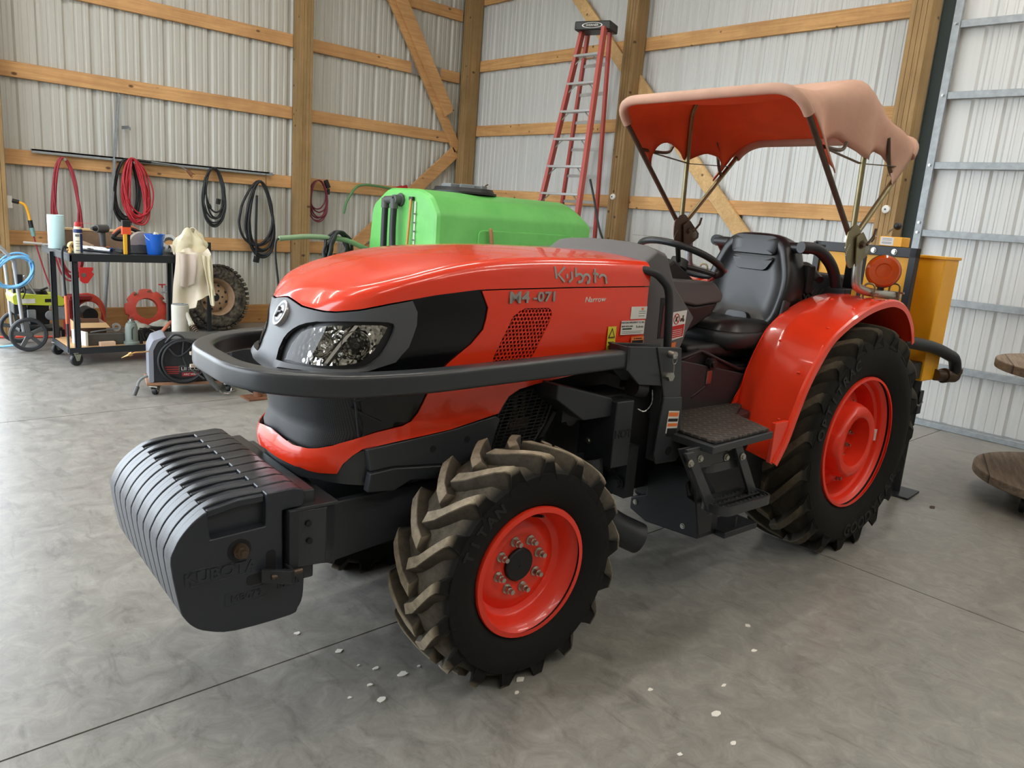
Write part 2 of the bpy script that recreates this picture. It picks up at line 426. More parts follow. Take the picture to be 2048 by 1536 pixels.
struct(MB().box2((7.03, -9, 0), (7.2, -2.2, ZT)).build('wall_back_lower', 'cladding_bright', smooth=0))
# unseen rest of the shed: front wall, ceiling, gable with the wide open doorway to the yard
struct(MB().box2((-3.1, -9.1, 0), (7.2, -9, ZT)).build('wall_front', 'cladding', smooth=0))
struct(MB().box2((-3.2, -9.1, ZT), (7.3, 9.1, ZT+0.1)).build('ceiling', reg('ceiling_white', S(205,203,196), 0.6), smooth=0))
struct(MB().box2((-3.2, -9.1, 0), (-3.05, 2.6, ZT)).build('wall_gable', 'cladding', smooth=0))
struct(MB().box2((-3.2, 2.6, 4.2), (-3.05, 9.0, ZT)).build('wall_gable_lintel', 'cladding', smooth=0))
struct(MB().box2((-3.2, 8.2, 0), (-3.05, 9.0, 4.2)).build('wall_gable_return', 'cladding', smooth=0))
struct(MB().box2((-3.2, 8.89, 4.3), (1.0, 8.95, ZT)).build('wall_left_lintel', 'cladding', smooth=0))
struct(MB().box2((-60, 9.0, -0.6), (60, 60, -0.06)).build('ground_yard_side', 'gravel', smooth=0))
# shop lights under the ceiling
reg('lamp_housing', S(225,225,225), 0.5)
q = NT('lamp_tube'); q.b.inputs['Emission Color'].default_value = (1, 0.94, 0.85, 1); q.b.inputs['Emission Strength'].default_value = 52.0; MAT['lamp_tube'] = q.m
def lamp(x, y, z, L, ry, label):
    r = thing('strip_light', label, 'light', (x, y, z), ry, 'strip lights under the ceiling')
    MB().box((0,0,0.05), (L, 0.12, 0.06)).build('housing', 'lamp_housing', r, bevel=.008)
    MB().box2((-L/2+.02,-.055,-.002),(L/2-.02,.055,.012)).build('diffuser', 'lamp_tube', r)
# ================================================================== the tractor (local axes: +x to its rear, -y to its left side, z up)
TR = thing('tractor', 'orange narrow farm tractor with a fabric sun canopy, front bumper bar and black front weights', 'tractor', (1.67666, 2.18524, 0), -3.0)
from mathutils.geometry import delaunay_2d_cdt
HZ = [.60,.66,.72,.785,.80,.88,1.0,1.06,1.15,1.21,1.30]
HXF = [-.600,-.620,-.632,-.632,-.614,-.625,-.648,-.630,-.588,-.580,-.56]
HBW = [.285,.290,.296,.303,.304,.312,.322,.326,.331,.332,.332]
HA, HP, HXE = .36, 2.6, .715
def hood_pt(s, z):
    xf = interp(z, HZ, HXF); b = interp(z, HZ, HBW); q = abs(s)
    if q <= 1:
        th = q*pi/2; y = b*max(0, sin(th))**(2/HP); x = xf + HA*(1-max(0, cos(th))**(2/HP))
    else: x = xf+HA+(q-1)*(HXE-xf-HA); y = b
    return V((x, -y if s > 0 else y, z))
def hood_nrm(s, z):
    e = 2e-3; a = hood_pt(s+e, z)-hood_pt(s-e, z); b = hood_pt(s, z+e)-hood_pt(s, z-e); n = a.cross(b)
    n.normalize(); p = hood_pt(s, z)
    return n if n.dot(V((p.x-0.2, p.y, 0))) > 0 else -n
def pip(p, poly):
    c = False; j = len(poly)-1
    for i in range(len(poly)):
        a, b = poly[i], poly[j]
        if (a[1] > p[1]) != (b[1] > p[1]) and p[0] < (b[0]-a[0])*(p[1]-a[1])/(b[1]-a[1])+a[0]: c = not c
        j = i
    return c
def densify(poly, h):
    out = []
    for i in range(len(poly)):
        a, b = poly[i], poly[(i+1)%len(poly)]; n = max(1, int(hypot(b[0]-a[0], (b[1]-a[1]))/h))
        for k in range(n): out.append((lerp(a[0], b[0], k/n), lerp(a[1], b[1], k/n)))
    return out
def patch(poly, holes=(), h=0.03, off=0.0, fn=None):
    """curved panel: 2-D outline (with holes) triangulated and laid on the hood skin"""
    poly = densify(poly, h); holes = [densify(q, h) for q in holes]
    vs, es = [], []
    for loop in [poly]+holes:
        o = len(vs); n = len(loop); vs += [V(p) for p in loop]; es += [(o+i, o+(i+1)%n) for i in range(n)]
    xs = [p[0] for p in poly]; ys = [p[1] for p in poly]
    nx = int((max(xs)-min(xs))/h)+1; ny = int((max(ys)-min(ys))/h)+1
    for i in range(1, nx):
        for j in range(1, ny):
            p = (min(xs)+i*h, min(ys)+j*h)
            if pip(p, poly) and not any(pip(p, q) for q in holes): vs.append(V(p))
    r = delaunay_2d_cdt(vs, es, [], 0, 1e-6); co, fs = r[0], r[2]; keep = []
    for f in fs:
        c = ((co[f[0]][0]+co[f[1]][0]+co[f[2]][0])/3, (co[f[0]][1]+co[f[1]][1]+co[f[2]][1])/3)
        if pip(c, poly) and not any(pip(c, q) for q in holes): keep.append(f)
    mb = MB()
    if fn is None: fn = lambda s, z: hood_pt(s, z) + hood_nrm(s, z)*off
    mb.add([fn(p[0], p[1]) for p in co], keep); return mb
def cr(poly, k=3, closed=True):      # rounded outline
    return [(p.x, p.y) for p in smooth_path([(a, b, 0) for a, b in poly], k, closed)]
mir = lambda poly: [(-a, b) for a, b in reversed(poly)]
EDGE = [(0,1.202),(.1285,1.1859),(.3158,1.1824),(.4012,1.1847),(.561,1.1974),(.7296,1.2186),(.883,1.2355),(1.0054,1.2501),(1.1187,1.2610),(1.2128,1.2638),(1.5738,1.2705),(2.0,1.2747)]
zedge = lambda s: interp(abs(s), [p[0] for p in EDGE], [p[1] for p in EDGE])
# --- upper bonnet: crowned skin rising from the seam line
def ztop(x, y):
    zc = interp(x, [-.60,-.53,-.45,-.374,-.28,-.189,-.09,.014,.12,.24,.5,.72], [1.205,1.244,1.276,1.303,1.331,1.352,1.367,1.377,1.383,1.387,1.388,1.384])
    return zc - .024*(y/.33)**2
ss = [-2+i*.04 for i in range(25)]+[-1+i*.025 for i in range(81)]+[1.04+i*.04 for i in range(25)]
qs = [0,.004,.012,.03,.06,.1,.15,.21,.28,.36,.46,.58,.72,.86,1.0]
rings = []
for s in ss:
    zb = zedge(s)+.002; p = hood_pt(s, zb); q = V((max(p.x, -.30), 0, 0)); ring = []
    L = hypot(p.x-q.x, p.y); D = .06
    for t in qs:
        x, y = lerp(p.x, q.x, t), lerp(p.y, q.y, t); d = t*L
        H = max(.012, ztop(lerp(p.x, q.x, min(1, D/max(L,1e-3))), lerp(p.y, q.y, min(1, D/max(L,1e-3))))-zb)
        w_ = min(1, max(0, (abs(s)-.25)/.6)); pw = lerp(1.15, 3.6, w_)
        e = 1-(1-(1-min(1, d/D))**pw)**(1/pw) if d < D else 0
        ring.append(V((x, y, zb+(H if d < D else ztop(x, y)-zb)*(1-e))))
    rings.append([p+V((0,0,-.0))] + ring)
mb = MB(); mb.loft(rings, closed=False, caps=False)
hood = mb.build('bonnet_top', 'tractor_orange', TR, smooth=60, weld=True, solid=.004)
# --- lower side panels with the chin lip across the nose
LOW = [(.0,.7195),(.2259,.7065),(.3481,.6932),(.4248,.6899),(.559,.6915),(.6034,.7252),(.6611,.754),(.7182,.7726),(.7748,.7774),(1.1023,.8047),(1.3062,.8396),(1.3269,.871),(1.3481,.8972),(1.3943,.9194),(1.4688,.9318),(1.5761,.9435),(1.6849,.9543),(1.93,.9600)]
BLK = [(1.1353,1.259),(1.1766,1.2062),(1.1766,1.1351),(1.1509,1.0884),(1.0856,1.0285),(1.0303,.9597),(.9829,.8763),(.9536,.8496),(.9118,.8376),(.772,.8234),(.6527,.8061),(.53,.7826),(.4279,.7706),(.3526,.7659),(.2273,.7670),(.0767,.7808),(0,.785)]
VENT = round_poly([(1.287,1.172),(1.335,1.201),(1.462,1.2013),(1.478,1.180),(1.437,1.025),(1.262,1.025)], [.02,.015,.012,.012,.02,.015])
side = LOW + [(2.0,1.06),(1.994,1.2725)] + [(s, zedge(s)-.002) for s in (1.8,1.5738,1.38,1.2128,1.15)] + BLK
full = side[:-1] + [(0,.785)] + mir(side)[1:-1]
# orange skin, both flanks and lip in one panel
pan = patch(full[:], [VENT, mir(VENT)], .03, .002, lambda s, z: hood_pt(s, z)+hood_nrm(s, z)*(.002+.014*max(0, 1-abs(s)/.9)*(1 if .70 < z < .765 else (max(0, 1-abs(z-.732)/.055)))))
pan.build('side_panel', 'tractor_orange', TR, smooth=60, solid=.004)
# --- grey nose mask with the two lamp openings
MSK = [(0,.9864),(.1397,1.0015),(.3101,1.0085),(.5205,1.0100),(.7352,1.0214),(.8656,1.0456),(.8993,1.0902),(.8899,1.1568),(.8824,1.1961),(.845,1.2290)]
top = [(s, zedge(s)-.003) for s in (.7296,.561,.4012,.3158,.1285)] + [(0,1.199)]
mask = MSK + top; mask = mask + mir(mask)[1:-1]
BEZ = cr([(.090,1.026),(.089,1.0815),(.13,1.114),(.2145,1.1382),(.3711,1.1552),(.5654,1.1632),(.73,1.1650),(.772,1.152),(.780,1.1137),(.7726,1.0744),(.7341,1.0438),(.6565,1.0285),(.5008,1.0225),(.3192,1.0215),(.1168,1.0190)], 2)
brow = lambda s, z: hood_pt(s, z)+hood_nrm(s, z)*(.006+.010*max(0, 1-abs(z-1.00)/.03)*(1 if abs(s) < .9 else 0))
patch(mask, [BEZ, mir(BEZ)], .025, .006, brow).build('nose_mask', 'mask_grey', TR, smooth=60, solid=.005)
# --- dark glossy grille screen: fills the nose and both flanks behind the orange panel
m = NT('grille_screen'); vv = m.coord('Object', (1,1,1)); 
wv = m.n('ShaderNodeTexWave', wave_type='BANDS', bands_direction='Y'); wv.inputs['Scale'].default_value = 70; m.l(vv, wv.inputs['Vector'])
wz = m.n('ShaderNodeTexWave', wave_type='BANDS', bands_direction='Z'); wz.inputs['Scale'].default_value = 70; m.l(vv, wz.inputs['Vector'])
cc = m.mix(0.5, wv.outputs['Color'], wz.outputs['Color'])
m.l(m.ramp(cc, [(0.3, S(14,15,17)), (0.62, S(52,55,59))]), m.b.inputs['Base Color']); m.b.inputs['Roughness'].default_value = 0.5; MAT['grille_screen'] = m.m
reg('gloss_black', S(12,13,16), 0.16, spec=0.5)
scr = [(0,.775),(.35,.755),(.70,.805),(.70,1.02),(.30,1.0),(0,.98)]
patch(scr+mir(scr)[1:-1], [], .03, -.012).build('grille_screen', 'grille_screen', TR, smooth=60)
for sg in (1, -1):
    q = [(.69,.79),(.95,.835),(1.06,.95),(1.2,1.1),(1.2,1.23),(1.14,1.268),(.84,1.24),(.88,1.15),(.86,1.04),(.69,1.01)]
    patch([(a*sg, b) for a, b in q], [], .03, -.004).build('dark_side_window', 'gloss_black', TR, smooth=60)
# inner parts that show faintly through the flank windows: radiator strut and battery shelf
for sg in (1, -1):
    MB().tube([hood_pt(.66*sg,.98)+V((0,0,0)), hood_pt(.66*sg,.81)], .004).tube([hood_pt(.66*sg,.925)+V((-.01,0,0)), hood_pt(.87*sg,.955)], .003).tube([hood_pt(.62*sg,.905), hood_pt(.80*sg,.855)], .003).build('radiator_strut', 'dark_paint', TR)
# --- headlamps: bezel, chrome reflector bowls, divider bar, clear lens
reg('lamp_reflector', S(215,214,210), 0.12, 1.0)
m = NT('faceted_reflector'); vo = m.n('ShaderNodeTexVoronoi'); vo.inputs['Scale'].default_value = 55; m.l(m.coord('Object'), vo.inputs['Vector'])
m.b.inputs['Metallic'].default_value = 1; m.b.inputs['Base Color'].default_value = S(214,212,206); m.b.inputs['Roughness'].default_value = .1; m.bump(vo.outputs['Distance'], .35, .02); MAT['faceted_reflector'] = m.m
g = bpy.data.materials.new('clear_lens'); g.use_nodes = True; t = g.node_tree; t.nodes.remove(t.nodes['Principled BSDF'])
tr = t.nodes.new('ShaderNodeBsdfTransparent'); gl = t.nodes.new('ShaderNodeBsdfGlossy'); gl.inputs['Roughness'].default_value = .02
mx = t.nodes.new('ShaderNodeMixShader'); fr = t.nodes.new('ShaderNodeFresnel'); fr.inputs['IOR'].default_value = 1.5
t.links.new(fr.outputs[0], mx.inputs[0]); t.links.new(tr.outputs[0], mx.inputs[1]); t.links.new(gl.outputs[0], mx.inputs[2]); t.links.new(mx.outputs[0], t.nodes['Material Output'].inputs[0]); MAT['clear_lens'] = g
LENS = cr([(.1415,1.0305),(.1485,1.0732),(.1786,1.1086),(.2463,1.1289),(.4046,1.1457),(.7,1.154),(.738,1.140),(.7322,1.1135),(.7251,1.0809),(.6901,1.0526),(.6088,1.0365),(.424,1.0285),(.1568,1.0278)], 2)
for sg in (1, -1):
    fl_ = (lambda q: [(a*sg, b) for a, b in q])
    hl = patch(fl_(BEZ), [fl_(LENS)], .025, -.006).build('headlamp', 'black_plastic', TR, smooth=60)
    n = len(BEZ); B = fl_(BEZ)
    MB().loft([[hood_pt(a, b)+hood_nrm(a, b)*d for a, b in B] for d in (.010, -.008)], True, False).build('bezel_wall', 'black_plastic', hl, smooth=60)
    Lp = fl_(LENS)
    MB().loft([[hood_pt(a, b)+hood_nrm(a, b)*d for a, b in Lp] for d in (-.004, -.05)], True, False).build('reflector_wall', 'lamp_reflector', hl, smooth=60)
    patch(Lp, [], .025, -.05).build('reflector', 'faceted_reflector', hl, smooth=60)
    patch(Lp, [], .025, -.003).build('lens', 'clear_lens', hl, smooth=60)
    for s0, z0, r in ((.60, 1.094, .043), (.375, 1.088, .040)):
        c = hood_pt(s0*sg, z0); nn = hood_nrm(s0*sg, z0); c = c - nn*.047
        pr = [(.006,.0),(.012,.004),(.022,.012),(.033,.024),(.043,.04)]
        MB().lathe([(a*r/.043, b) for a, b in pr], c, nn, 20).build('bowl', 'faceted_reflector', hl, smooth=30)
        MB().cyl(c, c+nn*.03, .009, .006, 12).build('bulb', 'black_plastic' if s0 > .5 else 'chrome', hl)
    a, b = hood_pt(.545*sg, 1.150), hood_pt(.44*sg, 1.030); na, nb = hood_nrm(.545*sg, 1.15), hood_nrm(.44*sg, 1.03)
    MB().tube([a-na*.022, lerp(a, b, .5)-na*.014, b-nb*.02], .012, 8).build('divider', 'chrome', hl)
# --- oval emblem on the nose
c = V((-.592, 0, 1.146)); nx = V((-.90, 0, .43)).normalized(); ny = V((0,-1,0)); nz = nx.cross(ny).normalized(); nz = nz if nz.z > 0 else -nz
def oval(a, b, d, n=28): return [c + ny*cos(2*pi*i/n)*a + nz*sin(2*pi*i/n)*b + nx*d for i in range(n)]
mb = MB().loft([oval(.036,.043,-.03), oval(.036,.043,.014), oval(.034,.041,.018)], True, False); ob_ = mb.add(oval(.034,.041,.018)+[c+nx*.018], [(i,(i+1)%28,28) for i in range(28)])
em = mb.build('emblem', 'badge_silver', TR, smooth=40)
mb = MB()
mb.loft([oval(.028,.034,.0185), oval(.020,.025,.0185)], True, False)
mb.build('emblem_ring', 'mask_grey', em)
mb = MB()
for p0, p1 in (((-.013,.016),(-.004,.0)), ((-.004,.0),(-.013,-.016)), ((-.004,0),(.016,.004))):
    A_ = c+ny*p0[0]+nz*p0[1]+nx*.021; B_ = c+ny*p1[0]+nz*p1[1]+nx*.021; mb.tube([A_, B_], .0042, 6)
mb.build('emblem_mark', 'mask_grey', em)
# --- honeycomb vent in each flank
for sg in (1, -1):
    q = [(a*sg, b) for a, b in VENT]
    patch(q, [], .03, -.012).build('vent_backing', 'engine_black', TR, smooth=60)
    mb = MB(); px = .0150; n = 0
    for i in range(-2, 22):
        for j in range(0, 24):
            x0 = -.07+i*px+(px/2 if j%2 else 0); z0 = 1.022+j*px*.866
            s0 = 1.27+ (x0+.05)/ (HXE+.22); 
            cpt = hood_pt(s0*sg, z0)
            if not pip((s0, z0), VENT): continue
            ring0, ring1 = [], []
            for k in range(6):
                a_ = pi/6+k*pi/3
                for R_, lst in ((px*.60, ring0), (px*.42, ring1)):
                    lst.append(V((cpt.x+R_*cos(a_), cpt.y-.0005*sg, z0+R_*sin(a_))))
            mb.loft([ring0, ring1, [p+V((0,.006*sg,0)) for p in ring1]], True, False); n += 1
    mb.build('vent_mesh', 'tractor_orange', TR, smooth=0)
# ------------------------------------------------------------------ wheels
def tyre_mats():
    for nm, base, dirt in (('tyre_front', S(25,24,23), S(172,158,136)), ('tyre_rear', S(25,24,22), S(112,101,82))):
        m = NT(nm); v = m.coord('Object'); f = m.noise(v, 26, 6, 0.7); f2 = m.noise(v, 3.2, 4, 0.6)
        at = m.n('ShaderNodeAttribute'); at.attribute_name = 'dirt'
        k = m.n('ShaderNodeMath', operation='MULTIPLY'); m.l(at.outputs['Fac'], k.inputs[0]); m.l(m.ramp(f, [(0.3, 0.45), (0.62, 1.0)]), k.inputs[1])
        rub = m.ramp(f2, [(0.3, tuple(c*.85 for c in base[:3])+(1,)), (0.7, tuple(c*1.15 for c in base[:3])+(1,))])
        m.l(m.mix(k.outputs[0], rub, dirt), m.b.inputs['Base Color']); m.b.inputs['Roughness'].default_value = .82
        m.b.inputs['Specular IOR Level'].default_value = .25
        m.bump(f, .25, .004); MAT[nm] = m.m
tyre_mats()
def tyre(name, m, par, c, R, rim, W, nl, lug, sg, tilt=.30, wrap=1.0, floor_z=0.0, dirt_top=1.0):
    """casing by revolution plus n bar lugs a side; 'dirt' attribute marks the worn lug faces"""
    cx, cy, cz = c; Rb = R-lug; h = W/2
    mb = MB(); prof = [(rim+.004, -h*.76), (rim+.014, -h*.84), (rim+.03, -h*.90), (lerp(rim, Rb, .45), -h*1.05), (lerp(rim, Rb, .78), -h*1.02), (Rb-.028, -h*.93), (Rb-.008, -h*.72), (Rb, -h*.35), (Rb+.002, 0)]
    prof = prof + [(r, -w) for r, w in reversed(prof[:-1])]
    N = 72
    pos = lambda a, r, y: V((cx+cos(a)*r, cy+y, max(floor_z, cz+sin(a)*r)))
    mb.loft([[pos(2*pi*i/N, r, w) for i in range(N)] for r, w in prof], True, False)
    dirt = [0.30 if (r > Rb-.02) else 0.0 for r, w in prof for i in range(N)]
    steps = [(.02, 1.0), (.25, 1.0), (.5, .998), (.75, .993), (.92, .983), (1.0, .962), (1.035, .925), (.97, .83)]
    for side in (-1, 1):
        for k in range(nl):
            a0 = 2*pi*(k+(0 if side < 0 else .5))/nl; rings = []
            for j, (t, q) in enumerate(steps):
                w = side*h*t if t > .03 else -side*.012
                a = a0 - tilt*min(t, 1.0)**1.15; fin = j == len(steps)-1
                rt = R*q; rb = Rb-.012 if t < .7 else Rb-.024 if t < .95 else Rb-.055
                if fin: rb = rt-.03
                rb = min(rb, rt-.02); bw, tw = (.088, .036) if R < .5 else (.105, .046)
                if j >= len(steps)-2: bw *= 1.15
                rm = lerp(rb, rt, .90); mw = lerp(bw, tw, .90)
                rings.append([pos(a-bw/2/R, rb, w), pos(a-mw/2/R, rm, w), pos(a-tw/2/R, rt, w), pos(a+tw/2/R, rt, w), pos(a+mw/2/R, rm, w), pos(a+bw/2/R, rb, w)])
            mb.loft(rings, True, True)
            for j, (t, q) in enumerate(steps):
                d_ = dirt_top if j < 5 else .5 if j == 5 else 0.0; e_ = .22 if j < 5 else 0.0
                dirt += [.10*(j < 5), e_, d_, d_, e_, .10*(j < 5)]
    ob = mb.build(name, m, par, smooth=35)
    at = ob.data.attributes.new('dirt', 'FLOAT', 'POINT'); at.data.foreach_set('value', dirt[:len(ob.data.vertices)])
    return ob
def front_wheel(sg):
    cx, cz, yo = (.005 if sg < 0 else .005), .378, .585
    r = V((cx, sg*yo, cz)); ax = V((0, sg, 0))
    w = thing('front_wheel', None, None); w.parent = TR; w.location = (0,0,0)
    tyre('tyre', 'tyre_front', w, (cx, sg*(yo-.112), cz), .408, .215, .250, 17, .036, sg, .33)
    P = [(.205,.004),(.222,.002),(.225,-.004),(.222,-.016),(.206,-.026),(.200,-.040),(.192,-.050),(.186,-.075),(.180,-.082),(.163,-.088),(.150,-.080),(.128,-.070),(.112,-.068),(.100,-.074),(.058,-.076),(.0,-.076)]
    MB().lathe([(a, b) for a, b in P], r, ax, 64).build('rim', 'wheel_orange', w, smooth=50)
    bk = [(.222,-.23),(.20,-.20),(.186,-.075)]
    MB().lathe(bk, r, ax, 48).build('rim_barrel', 'wheel_orange', w)
    x, y, z = frame_of(ax)
    MB().lathe([(.057,-.078),(.057,-.066),(.053,-.062),(.006,-.062),(.005,-.060),(.0,-.060)], r, ax, 32).build('hub_cap', 'engine_black', w, smooth=30)
    for k in range(8):
        a = 2*pi*(k+.35)/8; p = r + (x*cos(a)+y*sin(a))*.088 - ax*.076
        MB().cyl(p, p+ax*.006, .017, n=16).cyl(p+ax*.006, p+ax*.024, .0125, n=6).cyl(p+ax*.024, p+ax*.038, .0085, n=10).build('wheel_nut', 'zinc', w, smooth=30)
    for k in range(8):      # pressed dimples
        pass
    MB().cyl(r+V((.04,0,.165))-ax*.07, r+V((.045,0,.178))-ax*.02, .006, .005, 8).build('valve_stem', 'black_plastic', w)
    MB().cyl((cx, sg*.5, cz), (cx, sg*.30, cz), .09, .10, 24).build('hub', 'charcoal_paint', w)
    return w
def rear_wheel(sg):
    cx, cz, yo = 2.085, .545, .592
    r = V((cx, sg*yo, cz)); ax = V((0, sg, 0))
    w = thing('rear_wheel', None, None); w.parent = TR
    tyre('tyre', 'tyre_rear', w, (cx, sg*(yo-.155), cz), .578, .318, .355, 19, .042, sg, .36, dirt_top=.75)
    P = [(.314,.006),(.327,.004),(.330,-.003),(.326,-.018),(.308,-.030),(.302,-.045),(.300,-.062),(.286,-.070),(.282,-.11),(.276,-.150),(.270,-.24)]
    MB().lathe(P, r, ax, 72).build('rim', 'wheel_orange', w, smooth=50)
    MB().lathe([(.276,-.150),(.262,-.155),(.20,-.165),(.1,-.17),(0,-.17)], r, ax, 48).build('wheel_disc', 'wheel_orange', w)
    # lobed cast centre
    x, y, z = frame_of(ax); n = 96; rings = []
    def lobe(a): return max(0, cos(4*a))**0.6
    for rad, am, d in ((.20,.05,-.165),(.20,.05,-.115),(.192,.045,-.105),(.178,.018,-.085),(.176,.012,-.035),(.172,.006,-.012),(.164,0,-.004),(.132,0,-.004),(.124,0,-.010),(.121,0,-.10),(.0,0,-.10)):
        rings.append([r + (x*cos(2*pi*i/n)+y*sin(2*pi*i/n))*(rad+am*lobe(2*pi*i/n)) + ax*d for i in range(n)])
    MB().loft(rings, True, False).build('cast_centre', 'wheel_orange', w, smooth=38)
    for k in range(8):
        a = 2*pi*(k+.5)/8; p = r + (x*cos(a)+y*sin(a))*.195 - ax*.09
        if k % 2 == 0: MB().ball(p - ax*.03, (.028,.02,.028)).build('cast_pocket', 'wheel_orange', w)
    for k in range(8):
        a = 2*pi*k/8 + .2; p = r + (x*cos(a)+y*sin(a))*.222 - ax*.115
        if k % 2: p = r + (x*cos(a)+y*sin(a))*.205 - ax*.15
        MB().cyl(p, p+ax*.008, .020, n=16).cyl(p+ax*.008, p+ax*.028, .014, n=6).cyl(p+ax*.028, p+ax*.042, .009, n=10).build('wheel_nut', 'zinc', w, smooth=30)
    for k in range(8):
        a = 2*pi*(k+.3)/8; p = r + (x*cos(a)+y*sin(a))*.085 - ax*.10
        MB().cyl(p, p+ax*.016, .012, n=6).cyl(p+ax*.016, p+ax*.03, .007, n=8).build('hub_bolt', 'zinc', w, smooth=30)
    MB().cyl(r-ax*.10, r-ax*.092, .052, n=24).build('axle_end', 'engine_black', w)
    if sg < 0:
        q = [r + (V((cos(a), 0, sin(a)))*rr) + ax*(.0005+d) for a, rr, d in ((radians(4), .296, -.050), (radians(-8), .296, -.050), (radians(-8), .286, -.066), (radians(4), .286, -.066))]
        MB().add([p - (p-r).normalized()*.003 for p in q], [(0,1,2,3)]).build('white_tag', 'white_sticker', w, smooth=0)
    return w
for sg in (-1, 1): front_wheel(sg); rear_wheel(sg)
# tyre sidewall lettering, set around the near rear tyre
def ring_text(body, par, c, rad, a_mid, da, size, m, yy, flip=False):
    n = len(body)
    for i, ch in enumerate(body):
        if ch == ' ': continue
        a = a_mid + (i-(n-1)/2)*da*(-1 if not flip else 1)
        p = V((c[0]+cos(a)*rad, yy, c[2]+sin(a)*rad)); rd = V((cos(a), 0, sin(a))); tg = V((sin(a), 0, -cos(a)))
        if flip: rd, tg = -rd, -tg
        text('sidewall_letter', ch, size, m, par, p, tg, rd, ext=.002, bold=.002)
reg('tyre_letter', S(20,20,20), .65)
rw = [o for o in TR.children if o.name.startswith('rear_wheel')][0]
fw = [o for o in TR.children if o.name.startswith('front_wheel')][0]
ring_text('GOODYEAR', rw, (2.085,0,.545), .445, radians(-62), .155, .085, 'tyre_letter', -.6235, True)
ring_text('OPTITRAC', rw, (2.085,0,.545), .445, radians(142), .125, .07, 'tyre_letter', -.6235)
ring_text('TITAN', fw, (.005,0,.378), .30, radians(140), .14, .05, 'tyre_letter', -.6025)
# ------------------------------------------------------------------ running gear, front frame, bumper bar, weight bracket
def bx(name, m, a, b, bev=.006, par=TR): return MB().box2(a, b).build(name, m, par, smooth=30, bevel=bev)
# engine block and gearbox masses (dark, between the wheels)
bx('engine_block', 'engine_black', (-.05,-.18,.42), (.78,.18,1.05))
bx('gearbox', 'engine_black', (.70,-.17,.36), (2.0,.17,.84))
MB().box2((-.18,-.318,.97),(.705,.318,1.30)).box2((-.40,-.22,.72),(.25,.22,1.0)).box2((-.40,-.20,.97),(-.18,.20,1.18)).build('seam_light_blocker', 'engine_black', TR, smooth=0)  # black boxes added inside so no light shows through the bonnet seams
MB().cyl((2.085,-.45,.545),(2.085,.45,.545),.11,n=20).cyl((2.085,-.30,.545),(2.085,.30,.545),.16,n=20).build('rear_axle', 'charcoal_paint', TR)
MB().cyl((0.005,-.50,.37),(0.005,.50,.37),.055,n=16).box2((-.07,-.34,.33),(.08,.34,.46)).build('front_axle', 'charcoal_paint', TR, bevel=.01)
each('steering_rod', 'steel', TR, lambda b, k: b.tube([(.10,k*.42,.37),(.13,k*.15,.36)], .016), [-1,1])
MB().box((-.17,-.36,.36),(.012,.08,.15)).cyl((-.178,-.36,.42),(-.19,-.36,.42),.012,n=6).build('axle_bracket', 'grey_paint', TR, bevel=.003)
# side frame rails carrying the weight bracket
for sg in (-1, 1):
    poly = [(-.64,.60),(-.10,.615),(.25,.60),(.25,.49),(-.10,.49),(-.215,.445),(-.55,.405),(-.64,.42)]
    MB().prism(poly, (0, sg*.25, 0), (1,0,0), (0,0,1), (0,-sg*.03,0)).build('frame_rail', 'charcoal_paint', TR, smooth=0, bevel=.005)
bx('frame_front_plate', 'charcoal_paint', (-.66,-.30,.40), (-.62,.30,.68))
MB().box2((-.60,-.24,.42),(-.18,.24,.56)).build('frame_core', 'engine_black', TR)
# skirt under the orange lip: band round the nose and flank plates
band = [(0,.715),(.2259,.7035),(.3481,.690),(.45,.687),(.559,.690),(.66,.752),(.775,.775),(.80,.70),(.78,.645),(.56,.655),(.40,.665),(.2,.66),(0,.658)]
patch(band + mir(band)[1:-1], [], .03, -.002).build('nose_skirt', 'charcoal_paint', TR, smooth=60, solid=.01)
for sg in (-1, 1):
    q = [(-.455,.775),(-.15,.801),(.037,.829),(.060,.815),(.041,.762),(.025,.702),(-.13,.637),(-.14,.682),(-.36,.705),(-.44,.700)]
    MB().prism(q, (0, sg*.300, 0), (1,0,0), (0,0,1), (0,-sg*.03,0)).build('skirt_panel', 'charcoal_paint', TR, smooth=0, bevel=.006)
    q2 = [(-.445,.700),(-.36,.705),(-.14,.682),(.02,.690),(.02,.635),(-.137,.638),(-.30,.655),(-.36,.63),(-.455,.64)]
    MB().prism(q2, (0, sg*.312, 0), (1,0,0), (0,0,1), (0,-sg*.03,0)).build('skirt_lower', 'dark_paint', TR, smooth=0, bevel=.005)
    each('skirt_hole', 'engine_black', TR, lambda b, p: b.cyl((p[0],sg*.3008,p[1]),(p[0],sg*.3018,p[1]),.011,n=16), [(-.215,.745),(-.08,.76)])
MB().box((-.10,-.283,.555),(.035,.002,.04)).build('small_label', 'white_sticker', TR, smooth=0)
# bumper bar: square tube round the nose
pts = fillet([(.56,-.408,1.022),(-.36,-.425,1.005),(-.62,-.385,1.003),(-.800,-.20,1.003),(-.800,.20,1.003),(-.62,.385,1.003),(-.36,.425,1.005),(.56,.408,1.022)], .17, 8)
rs = round_poly([(-.033,-.033),(.033,-.033),(.033,.033),(-.033,.033)], .016, 4)
MB().tube(pts, .03, sec=rs, up=(0,0,1)).build('bumper_bar', 'charcoal_paint', TR, smooth=50)
